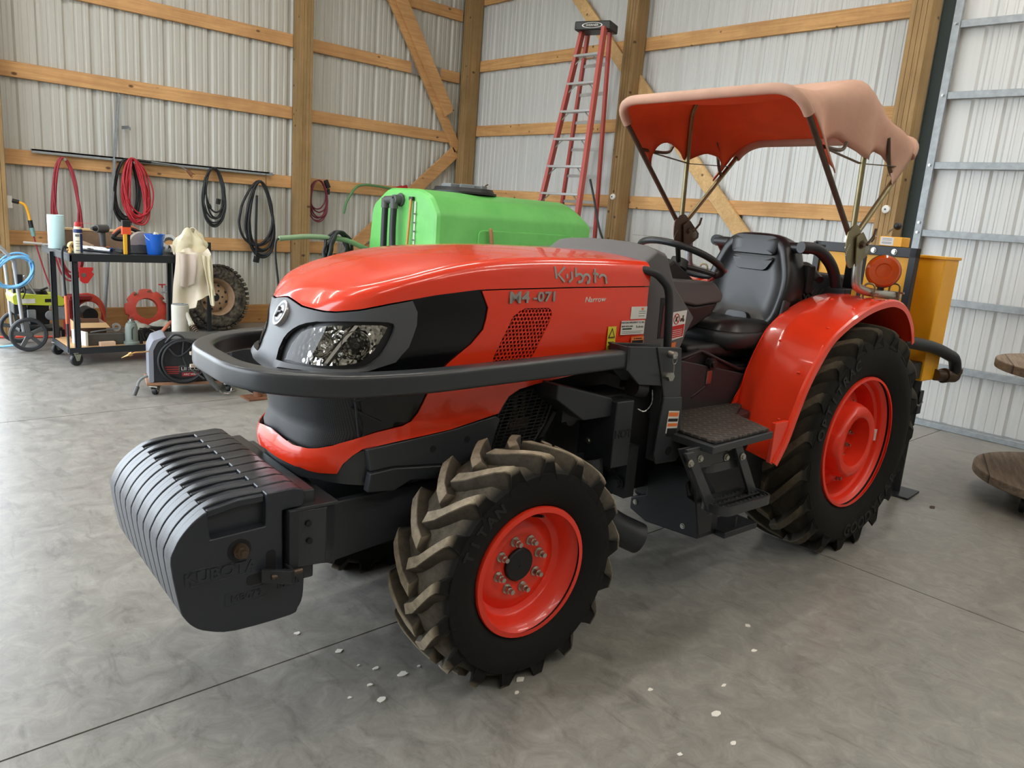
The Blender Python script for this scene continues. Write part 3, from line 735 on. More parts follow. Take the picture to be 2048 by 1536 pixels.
# bar mount: box, post with pin and chain, lower foot
for sg in (-1, 1):
    y = sg
    MB().prism([(.505,1.072),(.79,1.055),(.80,.90),(.585,.925),(.51,.985)], (0,y*.448,0), (1,0,0), (0,0,1), (0,-y*.012,0)).build('mount_plate', 'charcoal_paint', TR, smooth=0, bevel=.003)
    MB().prism([(.505,1.072),(.79,1.055),(.80,.90),(.585,.925),(.51,.985)], (0,y*.360,0), (1,0,0), (0,0,1), (0,-y*.012,0)).build('mount_plate', 'charcoal_paint', TR, smooth=0, bevel=.003)
    MB().box2((.505,-y*-.36,.985),(.515,y*.448,1.07)).build('mount_end', 'charcoal_paint', TR, smooth=0)
    MB().prism([(.655,1.065),(.80,1.055),(.835,.84),(.73,.86),(.70,.95)], (0,y*.455,0), (1,0,0), (0,0,1), (0,-y*.008,0)).prism([(.73,.93),(.81,.92),(.845,.60),(.74,.60)], (0,y*.438,0), (1,0,0), (0,0,1), (0,-y*.05,0)).build('mount_post', 'charcoal_paint', TR, smooth=0, bevel=.004)
    MB().prism([(.722,.868),(.832,.86),(.862,.62),(.84,.595),(.722,.60),(.705,.64)], (0,y*.462,0), (1,0,0), (0,0,1), (0,-y*.012,0)).build('mount_foot', 'charcoal_paint', TR, smooth=0, bevel=.004)
    MB().cyl((.785,y*.4625,.648),(.785,y*.464,.648),.018,n=20).build('foot_hole', 'engine_black', TR)
    MB().cyl((.712,y*.455,.955),(.712,y*.478,.955),.013,n=14).cyl((.712,y*.478,.955),(.712,y*.492,.955),.018,n=6).build('mount_bolt', 'zinc', TR)
    MB().cyl((.728,y*.455,1.035),(.728,y*.485,1.035),.014,n=16).build('pin', 'zinc', TR)
    ring = [(.728+.012*sin(2*pi*i/14), y*.484, 1.018+.016*cos(2*pi*i/14)) for i in range(14)]
    MB().tube(ring, .002, 6, closed=True).build('pin_ring', 'steel', TR)
    ch = smooth_path([(.728,y*.482,1.0),(.736,y*.478,.975),(.735,y*.475,.95)], 6); mb = MB()
    for i, p in enumerate(ch[:-1]): mb.tube([p, ch[i+1]], .0035 if i%2 else .0022, 6)
    mb.build('chain', 'steel', TR); mb = MB()
    ch = smooth_path([(.66,y*.45,.90),(.665,y*.45,.85),(.63,y*.45,.82),(.60,y*.44,.83)], 5)
    for i, p in enumerate(ch[:-1]): mb.tube([p, ch[i+1]], .003 if i%2 else .002, 6)
    mb.build('chain', 'steel', TR)
    MB().cyl((.60,y*.40,.905),(.66,y*.40,.89),.035,n=14).build('bar_stub', 'black_plastic', TR)
# post decal
d = MB().prism([(.757,.812),(.822,.805),(.818,.715),(.752,.722)], (0,-.4632,0), (1,0,0), (0,0,1), (0,-.0008,0)).build('post_sticker', 'white_sticker', TR, smooth=0)
for z0, h, mm in ((.786,.020,'orange_sticker'),(.765,.016,'black_ink'),(.746,.016,'orange_sticker'),(.706,.036,'black_ink')):
    MB().prism([(.759,z0+h),(.818,z0+h-.006),(.816,z0+.004-.006),(.757,z0+.004)], (0,-.4642,0), (1,0,0), (0,0,1), (0,-.0005,0)).build('sticker_block', mm, d, smooth=0)
# weight bracket: folded plate between frame and weights
for sg in (-1, 1):
    pl = [(-.69,sg*.325),(-.60,sg*.335),(-.545,sg*.28),(-.545,sg*.24),(-.575,sg*.26),(-.615,sg*.305),(-.69,sg*.295)]
    MB().prism(pl, (0,0,.455), (1,0,0), (0,1,0), (0,0,.175)).build('bracket_side', 'charcoal_paint', TR, smooth=0, bevel=.003)
    each('bracket_hole', 'engine_black', TR, lambda b, p: b.cyl((p[0],sg*.3255,p[1]),(p[0],sg*.3365,p[1]),.009,n=14), [(-.655,.59),(-.65,.535)])
MB().box2((-.72,-.345,.455),(-.695,.345,.64)).build('bracket_bar', 'charcoal_paint', TR, smooth=0, bevel=.004)
MB().box2((-.70,-.33,.63),(-.56,.33,.642)).build('bracket_top', 'charcoal_paint', TR, smooth=0, bevel=.003)
# engine side screen
q = [(.102,.884),(.20,.905),(.312,.917),(.322,.875),(.308,.826),(.285,.768),(.237,.703),(.16,.60),(.02,.60),(.047,.668),(.052,.782),(.066,.825)]
for sg in (-1, 1):
    mb = MB(); y = sg*.275
    mb.tube([(a, y, b) for a, b in q], .006, 6, closed=True)
    z = .61
    while z < .915:
        xs = []
        for i in range(len(q)):
            a, b = q[i], q[(i+1)%len(q)]
            if (a[1] > z) != (b[1] > z): xs.append(lerp(a[0], b[0], (z-a[1])/(b[1]-a[1])))
        if len(xs) >= 2: mb.tube([(min(xs), y, z), (max(xs), y, z+.006)], .0026, 5)
        z += .0125
    for k in range(-6, 10):
        p0, p1 = V((.05+k*.032, y, .60)), V((.16+k*.032, y, .92)); ins = [p0.lerp(p1, i/60) for i in range(61)]
        ins = [p for p in ins if pip((p.x, p.z), q)]
        if len(ins) > 3: mb.tube([ins[0], ins[-1]], .0026, 5)
    mb.build('engine_screen', 'black_plastic', TR, smooth=0)
MB().tube([(.17,-.23,.76),(.17,-.23,.90)], .018, 10).tube([(.21,-.23,.75),(.21,-.23,.90)], .014, 10).box((.19,-.235,.77),(.09,.02,.04)).build('injector_lines', 'brown_steel', TR)
MB().tube([(.28,-.20,.60),(.36,-.24,.80)], .018, 8).tube([(.24,-.22,.56),(.45,-.22,.62)], .010, 8).cyl((.40,-.26,.78),(.40,-.30,.78),.03,n=14).tube([(.3,-.25,.7),(.34,-.27,.6)],.012,8).build('engine_pipes', 'dark_paint', TR)
# hot shield with cut-out word and exhaust outlet
sh = MB().box2((.50,-.428,.605),(.595,-.24,.862)).prism([(.22,.945),(.50,.872),(.53,.80),(.36,.80),(.22,.89)], (0,-.40,0), (1,0,0), (0,0,1), (0,.22,0)).box2((.50,-.36,.855),(.66,-.20,.87)).build('muffler_shield', 'dark_paint', TR, smooth=0, bevel=.006)
text('shield_lettering', 'HOT', .043, 'engine_black', sh, (.548,-.4290,.735), (1,0,-.02), (0,0,1), bold=.001)
each('shield_bolt', 'zinc', sh, lambda b, z: b.bolt((.4995,-.30,z),(-1,0,0),.009,.008), [.81,.68])
MB().box2((.32,-.33,.78),(.52,-.30,.84)).build('shield_bracket', 'dark_paint', sh, smooth=0)
pp = smooth_path([(.47,-.33,.63),(.475,-.34,.53),(.50,-.36,.43),(.575,-.40,.355),(.675,-.455,.300)], 6)
mb = MB(); n = 20; rings = []
t1 = (pp[-1]-pp[-2]).normalized()
mb.tube(pp, .062, n, caps=False); mb.tube(list(reversed(pp)), .056, n, caps=False)
a_ = frame_of(t1)
mb.build('exhaust_outlet', 'dark_paint', TR, smooth=60)
# fuel tank under the platform
tk = MB().prism([(-.12,.30),(-.205,.34),(-.205,.44),(-.25,.515),(-.44,.53),(-.41,.455),(-.425,.405),(-.485,.39),(-.50,.24),(-.22,.215),(-.12,.245)], (1.0,0,0), (0,1,0), (0,0,1), (.14,0,0)).build('fuel_tank_guard', 'black_paint', TR, smooth=0, bevel=.006)
each('guard_bolt', 'zinc', tk, lambda b, p: b.bolt(p,(-1,0,0),.009,.007), [(.9995,-.15,.285),(.9995,-.42,.27)])
bx('fuel_tank', 'black_plastic', (1.02,-.44,.30), (1.55,-.1,.62), .03)
MB().box2((1.12,-.55,.235),(1.36,-.42,.262)).box((1.22,-.53,.28),(.012,.006,.06)).build('step_support', 'dark_paint', TR, smooth=0, bevel=.003)
MB().box2((.74,-.30,.40),(.80,-.20,.62)).bolt((.73,-.27,.46),(-1,0,0),.02,.02).bolt((.73,-.22,.52),(-1,0,0),.022,.022).build('frame_lug', 'dark_paint', TR, smooth=0)
# platform, mat, steps
PL = [(.80,-.655),(.80,-.45),(.98,-.30),(.98,.30),(.80,.45),(.80,.655),(1.24,.63),(1.32,.40),(1.9,.3),(1.9,-.3),(1.32,-.40),(1.24,-.63)]
MB().prism(PL, (0,0,.685), (1,0,0), (0,1,0), (0,0,.03)).build('platform', 'charcoal_paint', TR, smooth=0, bevel=.004)
PM = [(.83,-.64),(.83,-.47),(1.0,-.31),(1.0,.31),(.83,.47),(.83,.64),(1.22,.62),(1.30,.40),(1.5,.3),(1.5,-.3),(1.30,-.40),(1.22,-.62)]
m = NT('rubber_mat'); br = m.n('ShaderNodeTexBrick'); br.inputs['Scale'].default_value = 8; br.inputs['Mortar Size'].default_value = .03; m.l(m.coord('Object', (1,1,1), (0,0,.6)), br.inputs['Vector'])
br.inputs['Color1'].default_value = S(38,36,35); br.inputs['Color2'].default_value = S(52,48,46); br.inputs['Mortar'].default_value = S(84,76,68)
m.l(br.outputs['Color'], m.b.inputs['Base Color']); m.b.inputs['Roughness'].default_value = .7; m.bump(br.outputs['Fac'], .5, .01); MAT['rubber_mat'] = m.m
MB().prism(PM, (0,0,.717), (1,0,0), (0,1,0), (0,0,.012)).build('floor_mat', 'rubber_mat', TR, smooth=0, bevel=.003)
MB().prism([(.90,-.16),(1.42,-.20),(1.42,.20),(.90,.16)], (0,0,.72), (1,0,0), (0,1,0), (0,0,.10)).build('tunnel', 'dark_paint', TR, smooth=40, bevel=.06, seg=4)
MB().box((1.20,-.22,.80),(.10,.09,.012), Ry(-25)).box((1.05,-.22,.86),(.02,.02,.16), Ry(-30)).build('pedal', 'black_plastic', TR, bevel=.003)
st = MB()
for x0, x1 in ((.715,.905),(1.012,1.186)):
    st.prism([(x0-.045,.70),(x0+.005,.70),(x1+.02,.43),(x1-.03,.42)], (0,-.632,0), (1,0,0), (0,0,1), (0,.014,0))
st.prism([(.715,.70),(1.06,.70),(1.07,.61),(.75,.61)], (0,-.60,0), (1,0,0), (0,0,1), (0,.012,0))
st.build('step_frame', 'charcoal_paint', TR, smooth=0, bevel=.003)
mb = MB(); 
for z0, y0, y1, x0, x1 in ((.455,-.70,-.575,.865,1.19),(.60,-.60,-.50,.86,1.10)):
    o = round_poly([(x0,y0),(x1,y0),(x1,y1),(x0,y1)], .045, 5); mb.tube([(a,b,z0) for a,b in o], .01, closed=True, sec=[(-.004,-.018),(.004,-.018),(.004,.018),(-.004,.018)], up=(0,0,1))
    for k in range(3):
        yy = lerp(y0, y1, (k+.7)/3.4); mb.box(((x0+x1)/2, yy, z0+.008),(x1-x0-.01,.012,.006))
        for i in range(11): mb.cyl((lerp(x0,x1,(i+.8)/11.6), yy, z0+.011),(lerp(x0,x1,(i+.8)/11.6), yy, z0+.019),.005,.003,6)
    mb.box(((x0+x1)/2,(y0+y1)/2,z0-.012),(x1-x0-.02,y1-y0-.02,.004))
mb.build('step_tread', 'charcoal_paint', TR, smooth=30)
each('step_bolt', 'zinc', TR, lambda b, p: b.bolt(p, (0,-1,0), .011, .01), [(.70,-.634,.66),(.80,-.602,.655),(.98,-.602,.675),(.97,-.602,.635),(1.03,-.636,.64)])
MB().prism([(.72,.69),(.80,.69),(1.0,.47),(1.0,.30),(.92,.30),(.86,.50)], (0,-.56,0), (1,0,0), (0,0,1), (0,.01,0)).build('step_brace', 'dark_paint', TR, smooth=0, bevel=.003)
# ------------------------------------------------------------------ bonnet lettering and stickers
def on_flank(s, z, off=.003): return hood_pt(s, z) + hood_nrm(s, z)*off
def flank_x(x): return 1+(x+.22)/(HXE+.22)
# maker's word on the upper bonnet: built of strokes
def strokes(name, m, par, S_, o, ax, ay, w, ext=.003):
    mb = MB(); az = V(ax).cross(V(ay)).normalized()
    for st in S_:
        P_ = [V(o)+V(ax)*a+V(ay)*b for a, b in st]
        mb.tube(P_, w, sec=[(-w,-ext),(w,-ext),(w,ext),(-w,ext)], up=az)
    return mb.build(name, m, par, smooth=0)
def a_(cx, cy, r, a0, a1, n=10, ry=None): return [(cx+r*cos(radians(lerp(a0,a1,i/n))), cy+(ry or r)*sin(radians(lerp(a0,a1,i/n)))) for i in range(n+1)]
K_ = [[(.0,1.0),(.06,0.20)], [(.34,1.0),(.12,.46),(.34,.0)],
      [(.42,.55),(.43,.25)], [(.58,.72),(.60,.22),(.52,.04),(.48,.02)],
      [(.72,1.0),(.735,.36)], a_(.86,.30,.125,150,-110,12,.28),
      a_(1.12,.30,.115,185,-60,12,.28), [(1.24,.12),(1.20,.02),(1.13,.0)],
      [(1.42,1.0),(1.445,.02)], [(1.36,.66),(1.56,.62)],
      a_(1.72,.32,.13,170,-20,10,.28), [(1.84,.30),(1.87,.0)]]
o_ = V((.222,-.3325,1.291)); 
strokes('maker_lettering', 'badge_silver', TR, K_, o_, V((.134,-.0015,-.003)), V((0,.006,.050)), .0042)
strokes('maker_lettering', 'badge_silver', TR, K_, (.475,.3325,1.291), V((-.134,.0015,-.003)), V((0,-.006,.050)), .0042)
p = on_flank(1.355, 1.2355, .004)
text('model_lettering', 'M4', .054, 'badge_silver', TR, (.068,-.3365,1.2365), (1,0,.01), (0,0,1), sx=1.30, ext=.003, bold=.0009)
text('model_lettering', '-071', .046, 'badge_silver', TR, (.182,-.3365,1.238), (1,0,.01), (0,0,1), sx=1.30, ext=.003, bold=.0009)
text('model_lettering', 'Narrow', .028, 'white_sticker', TR, (.425,-.3350,1.2275), (1,0,.02), (0,0,1), sx=1.15, ext=.001, shear=.25)
def sticker(x0, x1, z0, z1, m, name='sticker', y=-.3350, sk=0.0):
    return MB().prism([(x0,z0),(x1,z0),(x1+sk,z1),(x0+sk,z1)], (0,y,0), (1,0,0), (0,0,1), (0,-.0008,0)).build(name, m, TR, smooth=0)
def bar(par, x0, x1, z0, z1, m, y=-.3361, sk=0.0):
    return MB().prism([(x0,z0),(x1,z0),(x1+sk,z1),(x0+sk,z1)], (0,y,0), (1,0,0), (0,0,1), (0,-.0004,0)).build('sticker_print', m, par, smooth=0)
s_ = sticker(.623,.712,1.152,1.199,'white_sticker'); bar(s_,.667,.705,1.180,1.1825,'grey_paint'); bar(s_,.667,.705,1.172,1.1745,'grey_paint'); bar(s_,.667,.70,1.162,1.1645,'grey_paint'); bar(s_,.680,.692,1.186,1.194,'orange_sticker')
s_ = sticker(.576,.708,1.093,1.146,'white_sticker')
text('sticker_lettering', 'WESTERN IMPLEMENT CO. INC.', .0105, 'black_ink', s_, (.642,-.3362,1.1385), (1,0,0), (0,0,1), ext=.0003, sx=.88)
text('sticker_lettering', 'NEW HOLLAND', .0085, 'black_ink', s_, (.610,-.3362,1.1245), (1,0,0), (0,0,1), ext=.0003, bold=.0002)
text('sticker_lettering', 'Kubota', .014, 'black_ink', s_, (.680,-.3362,1.122), (1,0,0), (0,0,1), ext=.0003)
bar(s_,.584,.636,1.1125,1.118,'green_ink'); bar(s_,.584,.700,1.1045,1.1062,'grey_paint'); bar(s_,.584,.690,1.0985,1.1002,'grey_paint')
s_ = sticker(.508,.552,1.030,1.127,'yellow_sticker', sk=.0)
MB().prism([(.512,1.085),(.548,1.085),(.530,1.122)], (0,-.3361,0), (1,0,0), (0,0,1), (0,-.0004,0)).build('sticker_print','black_ink',s_,smooth=0)
MB().prism([(.518,1.0885),(.542,1.0885),(.530,1.1135)], (0,-.3364,0), (1,0,0), (0,0,1), (0,-.0004,0)).build('sticker_print','yellow_sticker',s_,smooth=0)
bar(s_,.512,.548,1.0815,1.083,'black_ink'); bar(s_,.514,.544,1.064,1.070,'black_ink'); bar(s_,.525,.538,1.040,1.060,'black_ink'); bar(s_,.516,.528,1.052,1.056,'black_ink')
s_ = sticker(.640,.712,1.045,1.084,'orange_sticker'); bar(s_,.646,.708,1.050,1.070,'black_ink'); bar(s_,.655,.66,1.073,1.079,'black_ink'); bar(s_,.664,.70,1.074,1.078,'black_ink')
# ------------------------------------------------------------------ cowl, dash, handrail, steering wheel
cp = [(.715,.93),(.715,1.378),(.78,1.405),(.86,1.418),(.98,1.425),(1.07,1.415),(1.115,1.37),(1.08,1.31)]
side_e = [(.715,.90),(.722,1.36),(.79,1.402),(.85,1.385),(.92,1.265),(1.005,1.193),(1.065,1.14),(1.032,1.088),(.985,.984),(.955,.90)]
def cowl_sec(y):     # profile narrows towards the crown
    return [(x, y, z) for x, z in side_e]
rings = []
for y, dz, dx in ((-.292,0,0),(-.275,.012,.01),(-.22,.022,.03),(-.12,.030,.09),(0,.032,.12),(.12,.030,.09),(.22,.022,.03),(.275,.012,.01),(.292,0,0)):
    rings.append([V((x+dx*max(0,min(1,(x-.74)/.2)), y, z+dz*max(0,min(1,(z-1.2)/.18)))) for x, z in side_e])
MB().loft(rings, True, True).build('cowl', 'cowl_grey', TR, smooth=35, bevel=.006)
MB().prism([(.838,1.225),(.875,1.225),(.885,1.06),(.845,1.06)], (0,-.2935,0), (1,0,0), (0,0,1), (0,.01,0)).build('cowl_slot', 'engine_black', TR, smooth=0)
MB().box((.868,-.2945,1.13),(.018,.001,.13)).build('slot_label', reg('maroon_ink', S(92,40,44), .5), TR, smooth=0)
text('cowl_lettering', 'Kubota', .045, 'brown_steel', TR, (.93,-.10,1.4585), (0,-1,0), (1,0,0), ext=.0004)
text('gauge_arrow_mark', 'v', .01, 'mask_grey', TR, (1.35,-.1205,1.255), (1,0,0), (0,0,1), ext=.0002)
# danger sticker on the cowl
s_ = MB().prism([(.923,1.166),(1.012,1.174),(1.005,1.062),(.921,1.048)], (0,-.2935,0), (1,0,0), (0,0,1), (0,-.001,0)).build('cowl_sticker', 'white_sticker', TR, smooth=0)
MB().prism([(.926,1.108),(1.005,1.117),(1.001,1.066),(.924,1.053)], (0,-.2946,0), (1,0,0), (0,0,1), (0,-.0005,0)).build('sticker_block', 'red_ink', s_, smooth=0)
ring_ = [(.949+.017*cos(2*pi*i/24), -.295, 1.138+.021*sin(2*pi*i/24)) for i in range(24)]
MB().tube(ring_, .002, 6, closed=True).tube([(.938,-.295,1.154),(.961,-.295,1.122)], .002, 6).build('prohibition_sign', 'red_ink', s_)
MB().tube([(.945,-.2948,1.128),(.948,-.2948,1.140),(.956,-.2948,1.148)], .003, 6).build('sign_figure', 'black_ink', s_)
MB().box((.985,-.2948,1.136),(.020,.0006,.010)).cyl((.978,-.2945,1.131),(.978,-.2952,1.131),.005,n=12).cyl((.993,-.2945,1.132),(.993,-.2952,1.132),.007,n=12).box((.990,-.2948,1.146),(.008,.0006,.014)).build('sign_machine', 'brown_steel', s_, smooth=0)
for k in range(5): MB().box((.963,-.2951,1.093-.008*k),(.06,.0004,.0022), Ry(-6)).build('sticker_print', 'white_sticker', s_, smooth=0)
s_ = MB().prism([(.915,1.035),(.965,1.043),(.955,.96),(.925,.955)], (0,-.2935,0), (1,0,0), (0,0,1), (0,-.001,0)).build('cowl_sticker', 'orange_sticker', TR, smooth=0)
MB().prism([(.918,1.012),(.957,1.018),(.95,.966),(.925,.962)], (0,-.2946,0), (1,0,0), (0,0,1), (0,-.0005,0)).build('sticker_block', 'brown_steel', s_, smooth=0)
# bent hand rail beside the cowl
for sg in (-1, 1):
    MB().tube(fillet([(.68,sg*.315,1.336),(.72,sg*.352,1.330),(.800,sg*.358,1.275),(.812,sg*.360,1.20),(.832,sg*.362,1.00)], .06, 6), .016, 12).build('hand_rail', 'dark_paint', TR, smooth=60)
# steering column, dash box, wheel
MB().prism([(1.10,1.30),(1.20,1.36),(1.38,1.26),(1.40,1.22),(1.10,1.16)], (0,-.05,0), (1,0,0), (0,0,1), (0,.10,0)).build('steering_column', 'black_plastic', TR, smooth=40, bevel=.012)
MB().prism([(1.06,1.285),(1.42,1.270),(1.50,1.215),(1.49,1.175),(1.30,1.16),(1.06,1.20)], (0,-.12,0), (1,0,0), (0,0,1), (0,.24,0)).build('dash_box', 'cowl_grey', TR, smooth=40, bevel=.014)
MB().prism([(1.08,1.20),(1.30,1.16),(1.48,1.178),(1.44,1.12),(1.25,1.03),(1.08,1.0)], (0,-.11,0), (1,0,0), (0,0,1), (0,.22,0)).build('dash_underside', 'black_plastic', TR, smooth=40, bevel=.012)
c = V((1.30,0,1.365)); nn = V((.42,0,1)).normalized(); ex = V((1,0,-.42)).normalized(); ey = V((0,1,0))
sw = MB().tube([c+(ex*cos(2*pi*i/48)+ey*sin(2*pi*i/48))*.195 for i in range(48)], .0155, 12, closed=True).build('steering_wheel', 'black_plastic', TR, smooth=60)
each('spoke', 'black_plastic', sw, lambda b, a: b.tube([c-nn*.03, c-nn*.01+(ex*cos(a)+ey*sin(a))*.12, c+(ex*cos(a)+ey*sin(a))*.2], .011, 8), [radians(q) for q in (90,210,330)])
MB().cyl(c-nn*.045, c-nn*.005, .045, .04, 20).build('wheel_boss', 'black_plastic', sw)
MB().tube([(1.40,-.05,1.235),(1.47,-.09,1.30)], .007).ball((1.49,-.10,1.32),(.026,.018,.014)).build('range_lever', 'red_paint', TR)
# seat box, suspension, cushion and back
MB().prism([(.98,.945),(1.02,.96),(1.57,.855),(1.545,.71),(1.5,.70),(.99,.72)], (0,-.262,0), (1,0,0), (0,0,1), (0,.5,0)).build('seat_box', 'dark_paint', TR, smooth=0, bevel=.006)
MB().box((1.26,-.265,.865),(.035,.008,.06)).build('box_latch', 'steel', TR, bevel=.002)
MB().prism([(1.06,.935),(1.25,.985),(1.48,.90),(1.9,.90),(1.9,.84),(1.5,.84)], (0,-.235,0), (1,0,0), (0,0,1), (0,.46,0)).build('seat_suspension', 'black_paint', TR, smooth=0, bevel=.01)
MB().tube([(1.05,-.25,.955),(1.20,-.25,.985),(1.50,-.25,.885),(1.80,-.25,.86)], .008, 8).build('seat_rail', 'black_paint', TR)
MB().cyl((1.27,-.245,.925),(1.27,-.275,.925),.026,n=8).cyl((1.27,-.275,.925),(1.27,-.285,.925),.016,n=14).build('adjuster_knob', 'black_plastic', TR)
MB().loft([[V((x,-.20,z)) for x,z in ((1.18,.95),(1.85,.90),(1.85,1.0),(1.18,1.0))],[V((x,.20,z)) for x,z in ((1.18,.95),(1.85,.90),(1.85,1.0),(1.18,1.0))]]).build('seat_bellows', 'black_plastic', TR, smooth=0, bevel=.03)
reg('vinyl', S(30,31,33), .32, bump=.08, bscale=420)
def rr(cx, cy, hx, hy, r, n=8):
    out = []
    for (sx, sy, a0) in ((1,1,0),(-1,1,90),(-1,-1,180),(1,-1,270)):
        for i in range(n+1):
            a = radians(a0+90*i/n); out.append((cx+sx*(hx-r)+r*cos(a), cy+sy*(hy-r)+r*sin(a)))
    return out
# cushion: stack of rounded outlines with side bolsters
def cushion():
    mb = MB(); N_ = 28
    def f(u, v):
        x = lerp(-1, 1, u); y = lerp(-1, 1, v); k = (abs(x)**4+abs(y)**4)**.25
        m_ = max(abs(x), abs(y)); sc = m_/k if k > 1e-6 else 1
        X, Y = x*sc, y*sc; r = m_
        z = .045*(1-r**6) + .020*max(0, abs(Y)-.45)/.55*(1-r**8)*1.6 - .012*math.exp(-(Y/.10)**2)*(1 if X < .3 else .4)*(1-r**6)
        return V((1.63+X*.235, Y*.245, 1.05+z+.018*(-X)*.3))
    mb.grid(f, N_, N_); return mb
cu = cushion().build('seat_cushion', 'vinyl', TR, smooth=180, weld=True)
rg = []
for d, z in ((.0,1.052),(.012,1.04),(.016,1.015),(.006,.985),(-.02,.965),(-.06,.962)):
    rg.append([V((x+1.63, y, z - .022*max(0,(x+.1)))) for x, y in rr(0,0,.237+d,.247+d,.13+d,10)])
MB().loft(rg, True, True).build('seat_pan', 'dark_paint', TR, smooth=50)
# back rest: shield-shaped shell, raised head pad and lumbar panel
bo = V((1.86,0,1.055)); bz = V((.17,0,.985)).normalized(); bx_ = V((-.985,0,.17)).normalized(); by_ = V((0,1,0))
def back_out(sc, k=40):
    P_ = [(-.205,.0),(-.235,.12),(-.235,.24),(-.20,.35),(-.165,.415),(-.09,.447),(.09,.447),(.165,.415),(.20,.35),(.235,.24),(.235,.12),(.205,.0),(.12,-.035),(-.12,-.035)]
    return [(p.x*sc, .205+(p.y-.205)*sc) for p in smooth_path([(a,b,0) for a,b in P_], 4, True)]
B0 = back_out(1)
def bp(p, d): return bo + by_*p[0] + bz*p[1] + bx_*d
lev = [(1.0,-.085),(1.03,-.05),(1.035,0),(1.02,.035),(.97,.055),(.90,.062),(.80,.055),(.78,.048),(.5,.036),(.2,.032),(.02,.031)]
MB().loft([[bp(((p[0])*s_, ), d) if False else bo+by_*(p[0]*s_)+bz*(.205+(p[1]-.205)*s_)+bx_*d for p in B0] for s_, d in lev], True, True).build('seat_back', 'vinyl', TR, smooth=70)
def pad(poly, d0, d1, name, r=.02):
    q = round_poly(poly, r, 4); cx = sum(a for a,b in q)/len(q); cz = sum(b for a,b in q)/len(q)
    L_ = []
    for s_, d in ((1,d0),(1,d1-.004),(.97,d1),(.5,d1+.001),(.05,d1+.001)): L_.append([bp((cx+(a-cx)*s_, cz+(b-cz)*s_), d) for a,b in q])
    return MB().loft(L_, True, True).build(name, 'vinyl', TR, smooth=50)
pad([(-.125,.345),(.125,.345),(.138,.425),(.10,.440),(-.10,.440),(-.138,.425)], .03, .062, 'head_pad')
pad([(-.085,.268),(.085,.268),(.125,.335),(-.125,.335)], .03, .050, 'shoulder_pad')
pad([(-.07,.0),(.07,.0),(.06,.05),(-.06,.05)], .03, .075, 'lumbar_pad', .03)
MB().box((1.78,-.265,1.12),(.05,.015,.16), Ry(15)).build('seat_hinge', 'dark_paint', TR, bevel=.005)
bk = MB().box((1.74,.30,1.155),(.025,.055,.075), Ry(-20)).build('belt_buckle', 'black_plastic', TR, bevel=.006)
MB().box((1.712,.30,1.185),(.010,.045,.035), Ry(-20)).build('buckle_button', 'red_paint', bk, bevel=.002)
# ------------------------------------------------------------------ fenders
FP = [(1.315,.56),(1.378,.655),(1.425,.77),(1.478,.885),(1.545,.985),(1.625,1.075),(1.715,1.130),(1.81,1.172),(1.93,1.212),(2.05,1.236),(2.17,1.243),(2.29,1.215),(2.38,1.150),(2.43,1.085),(2.455,1.03)]
FS = smooth_path([(a,0,b) for a,b in FP], 4)
def fen(sg):
    f = thing('fender', None, None); f.parent = TR
    mb = MB(); rings = []
    n = len(FS)
    for i, p in enumerate(FS):
        t = (FS[min(i+1,n-1)]-FS[max(i-1,0)]).normalized(); nr = V((-t.z,0,t.x)); nr = nr if nr.z > 0 or i < 8 else -nr
        if i < 8 and nr.x > 0: nr = -nr
        k = max(0, 1-i/26)
        def q(y, d, sh=0): return V((p.x+.10*k*sh, sg*y, p.z+.012*k*sh)) + nr*d
        rings.append([q(.612,-.030), q(.612,-.004), q(.604,.004), q(.592,.004), q(.588,.0), q(.50,.0,.25), q(.40,.0,.55), q(.372,.004,.7), q(.362,.0,.75), q(.30,-.002,.95), q(.270,-.012,1)])
    mb.loft(rings, False, False)
    mb.build('fender_skin', 'tractor_orange', f, smooth=40, solid=.004)
    # inner side wall
    w = MB(); vs = [V((p.x+.10*max(0,1-i/26), sg*.272, p.z-.012)) for i, p in enumerate(FS)]; lo = [V((max(p.x,1.42), sg*.272, min(p.z-.02,.72))) for p in FS]
    w.loft([vs, lo], False, False).build('fender_inner_wall', 'tractor_orange', f, smooth=40, solid=.004)
    MB().prism([(1.30,.735),(1.40,.735),(1.40,.60),(1.32,.55),(1.30,.56)], (0,sg*.60,0), (1,0,0), (0,0,1), (0,-sg*.02,0)).build('fender_foot', 'tractor_orange', f, smooth=0, bevel=.003)
    each('fender_rivet', 'tractor_orange', f, lambda b, p: b.ball(p, (.008,.008,.005)), [(1.40,sg*.55,.73),(1.50,sg*.55,.93),(1.69,sg*.55,1.118),(1.89,sg*.55,1.2),(1.57,sg*.40,1.04),(1.97,sg*.40,1.224),(2.06,sg*.55,1.238)])
    MB().cyl((2.445,sg*.52,1.065),(2.465,sg*.52,1.065),.035,n=18).build('tail_lamp', 'engine_black', f)
    return f
for sg in (-1, 1): fen(sg)
s_ = MB().prism([(-.06,-.04),(.06,-.04),(.06,.04),(-.06,.04)], (1.60,.285,1.10), (.97,0,.25), (-.1,-.15,.98), (0,-.004,0)).build('lever_chart', 'black_ink', TR, smooth=0)
MB().prism([(-.065,-.045),(.065,-.045),(.065,.045),(-.065,.045)], (1.60,.289,1.10), (.97,0,.25), (-.1,-.15,.98), (0,-.003,0)).build('chart_border', 'orange_sticker', s_, smooth=0)
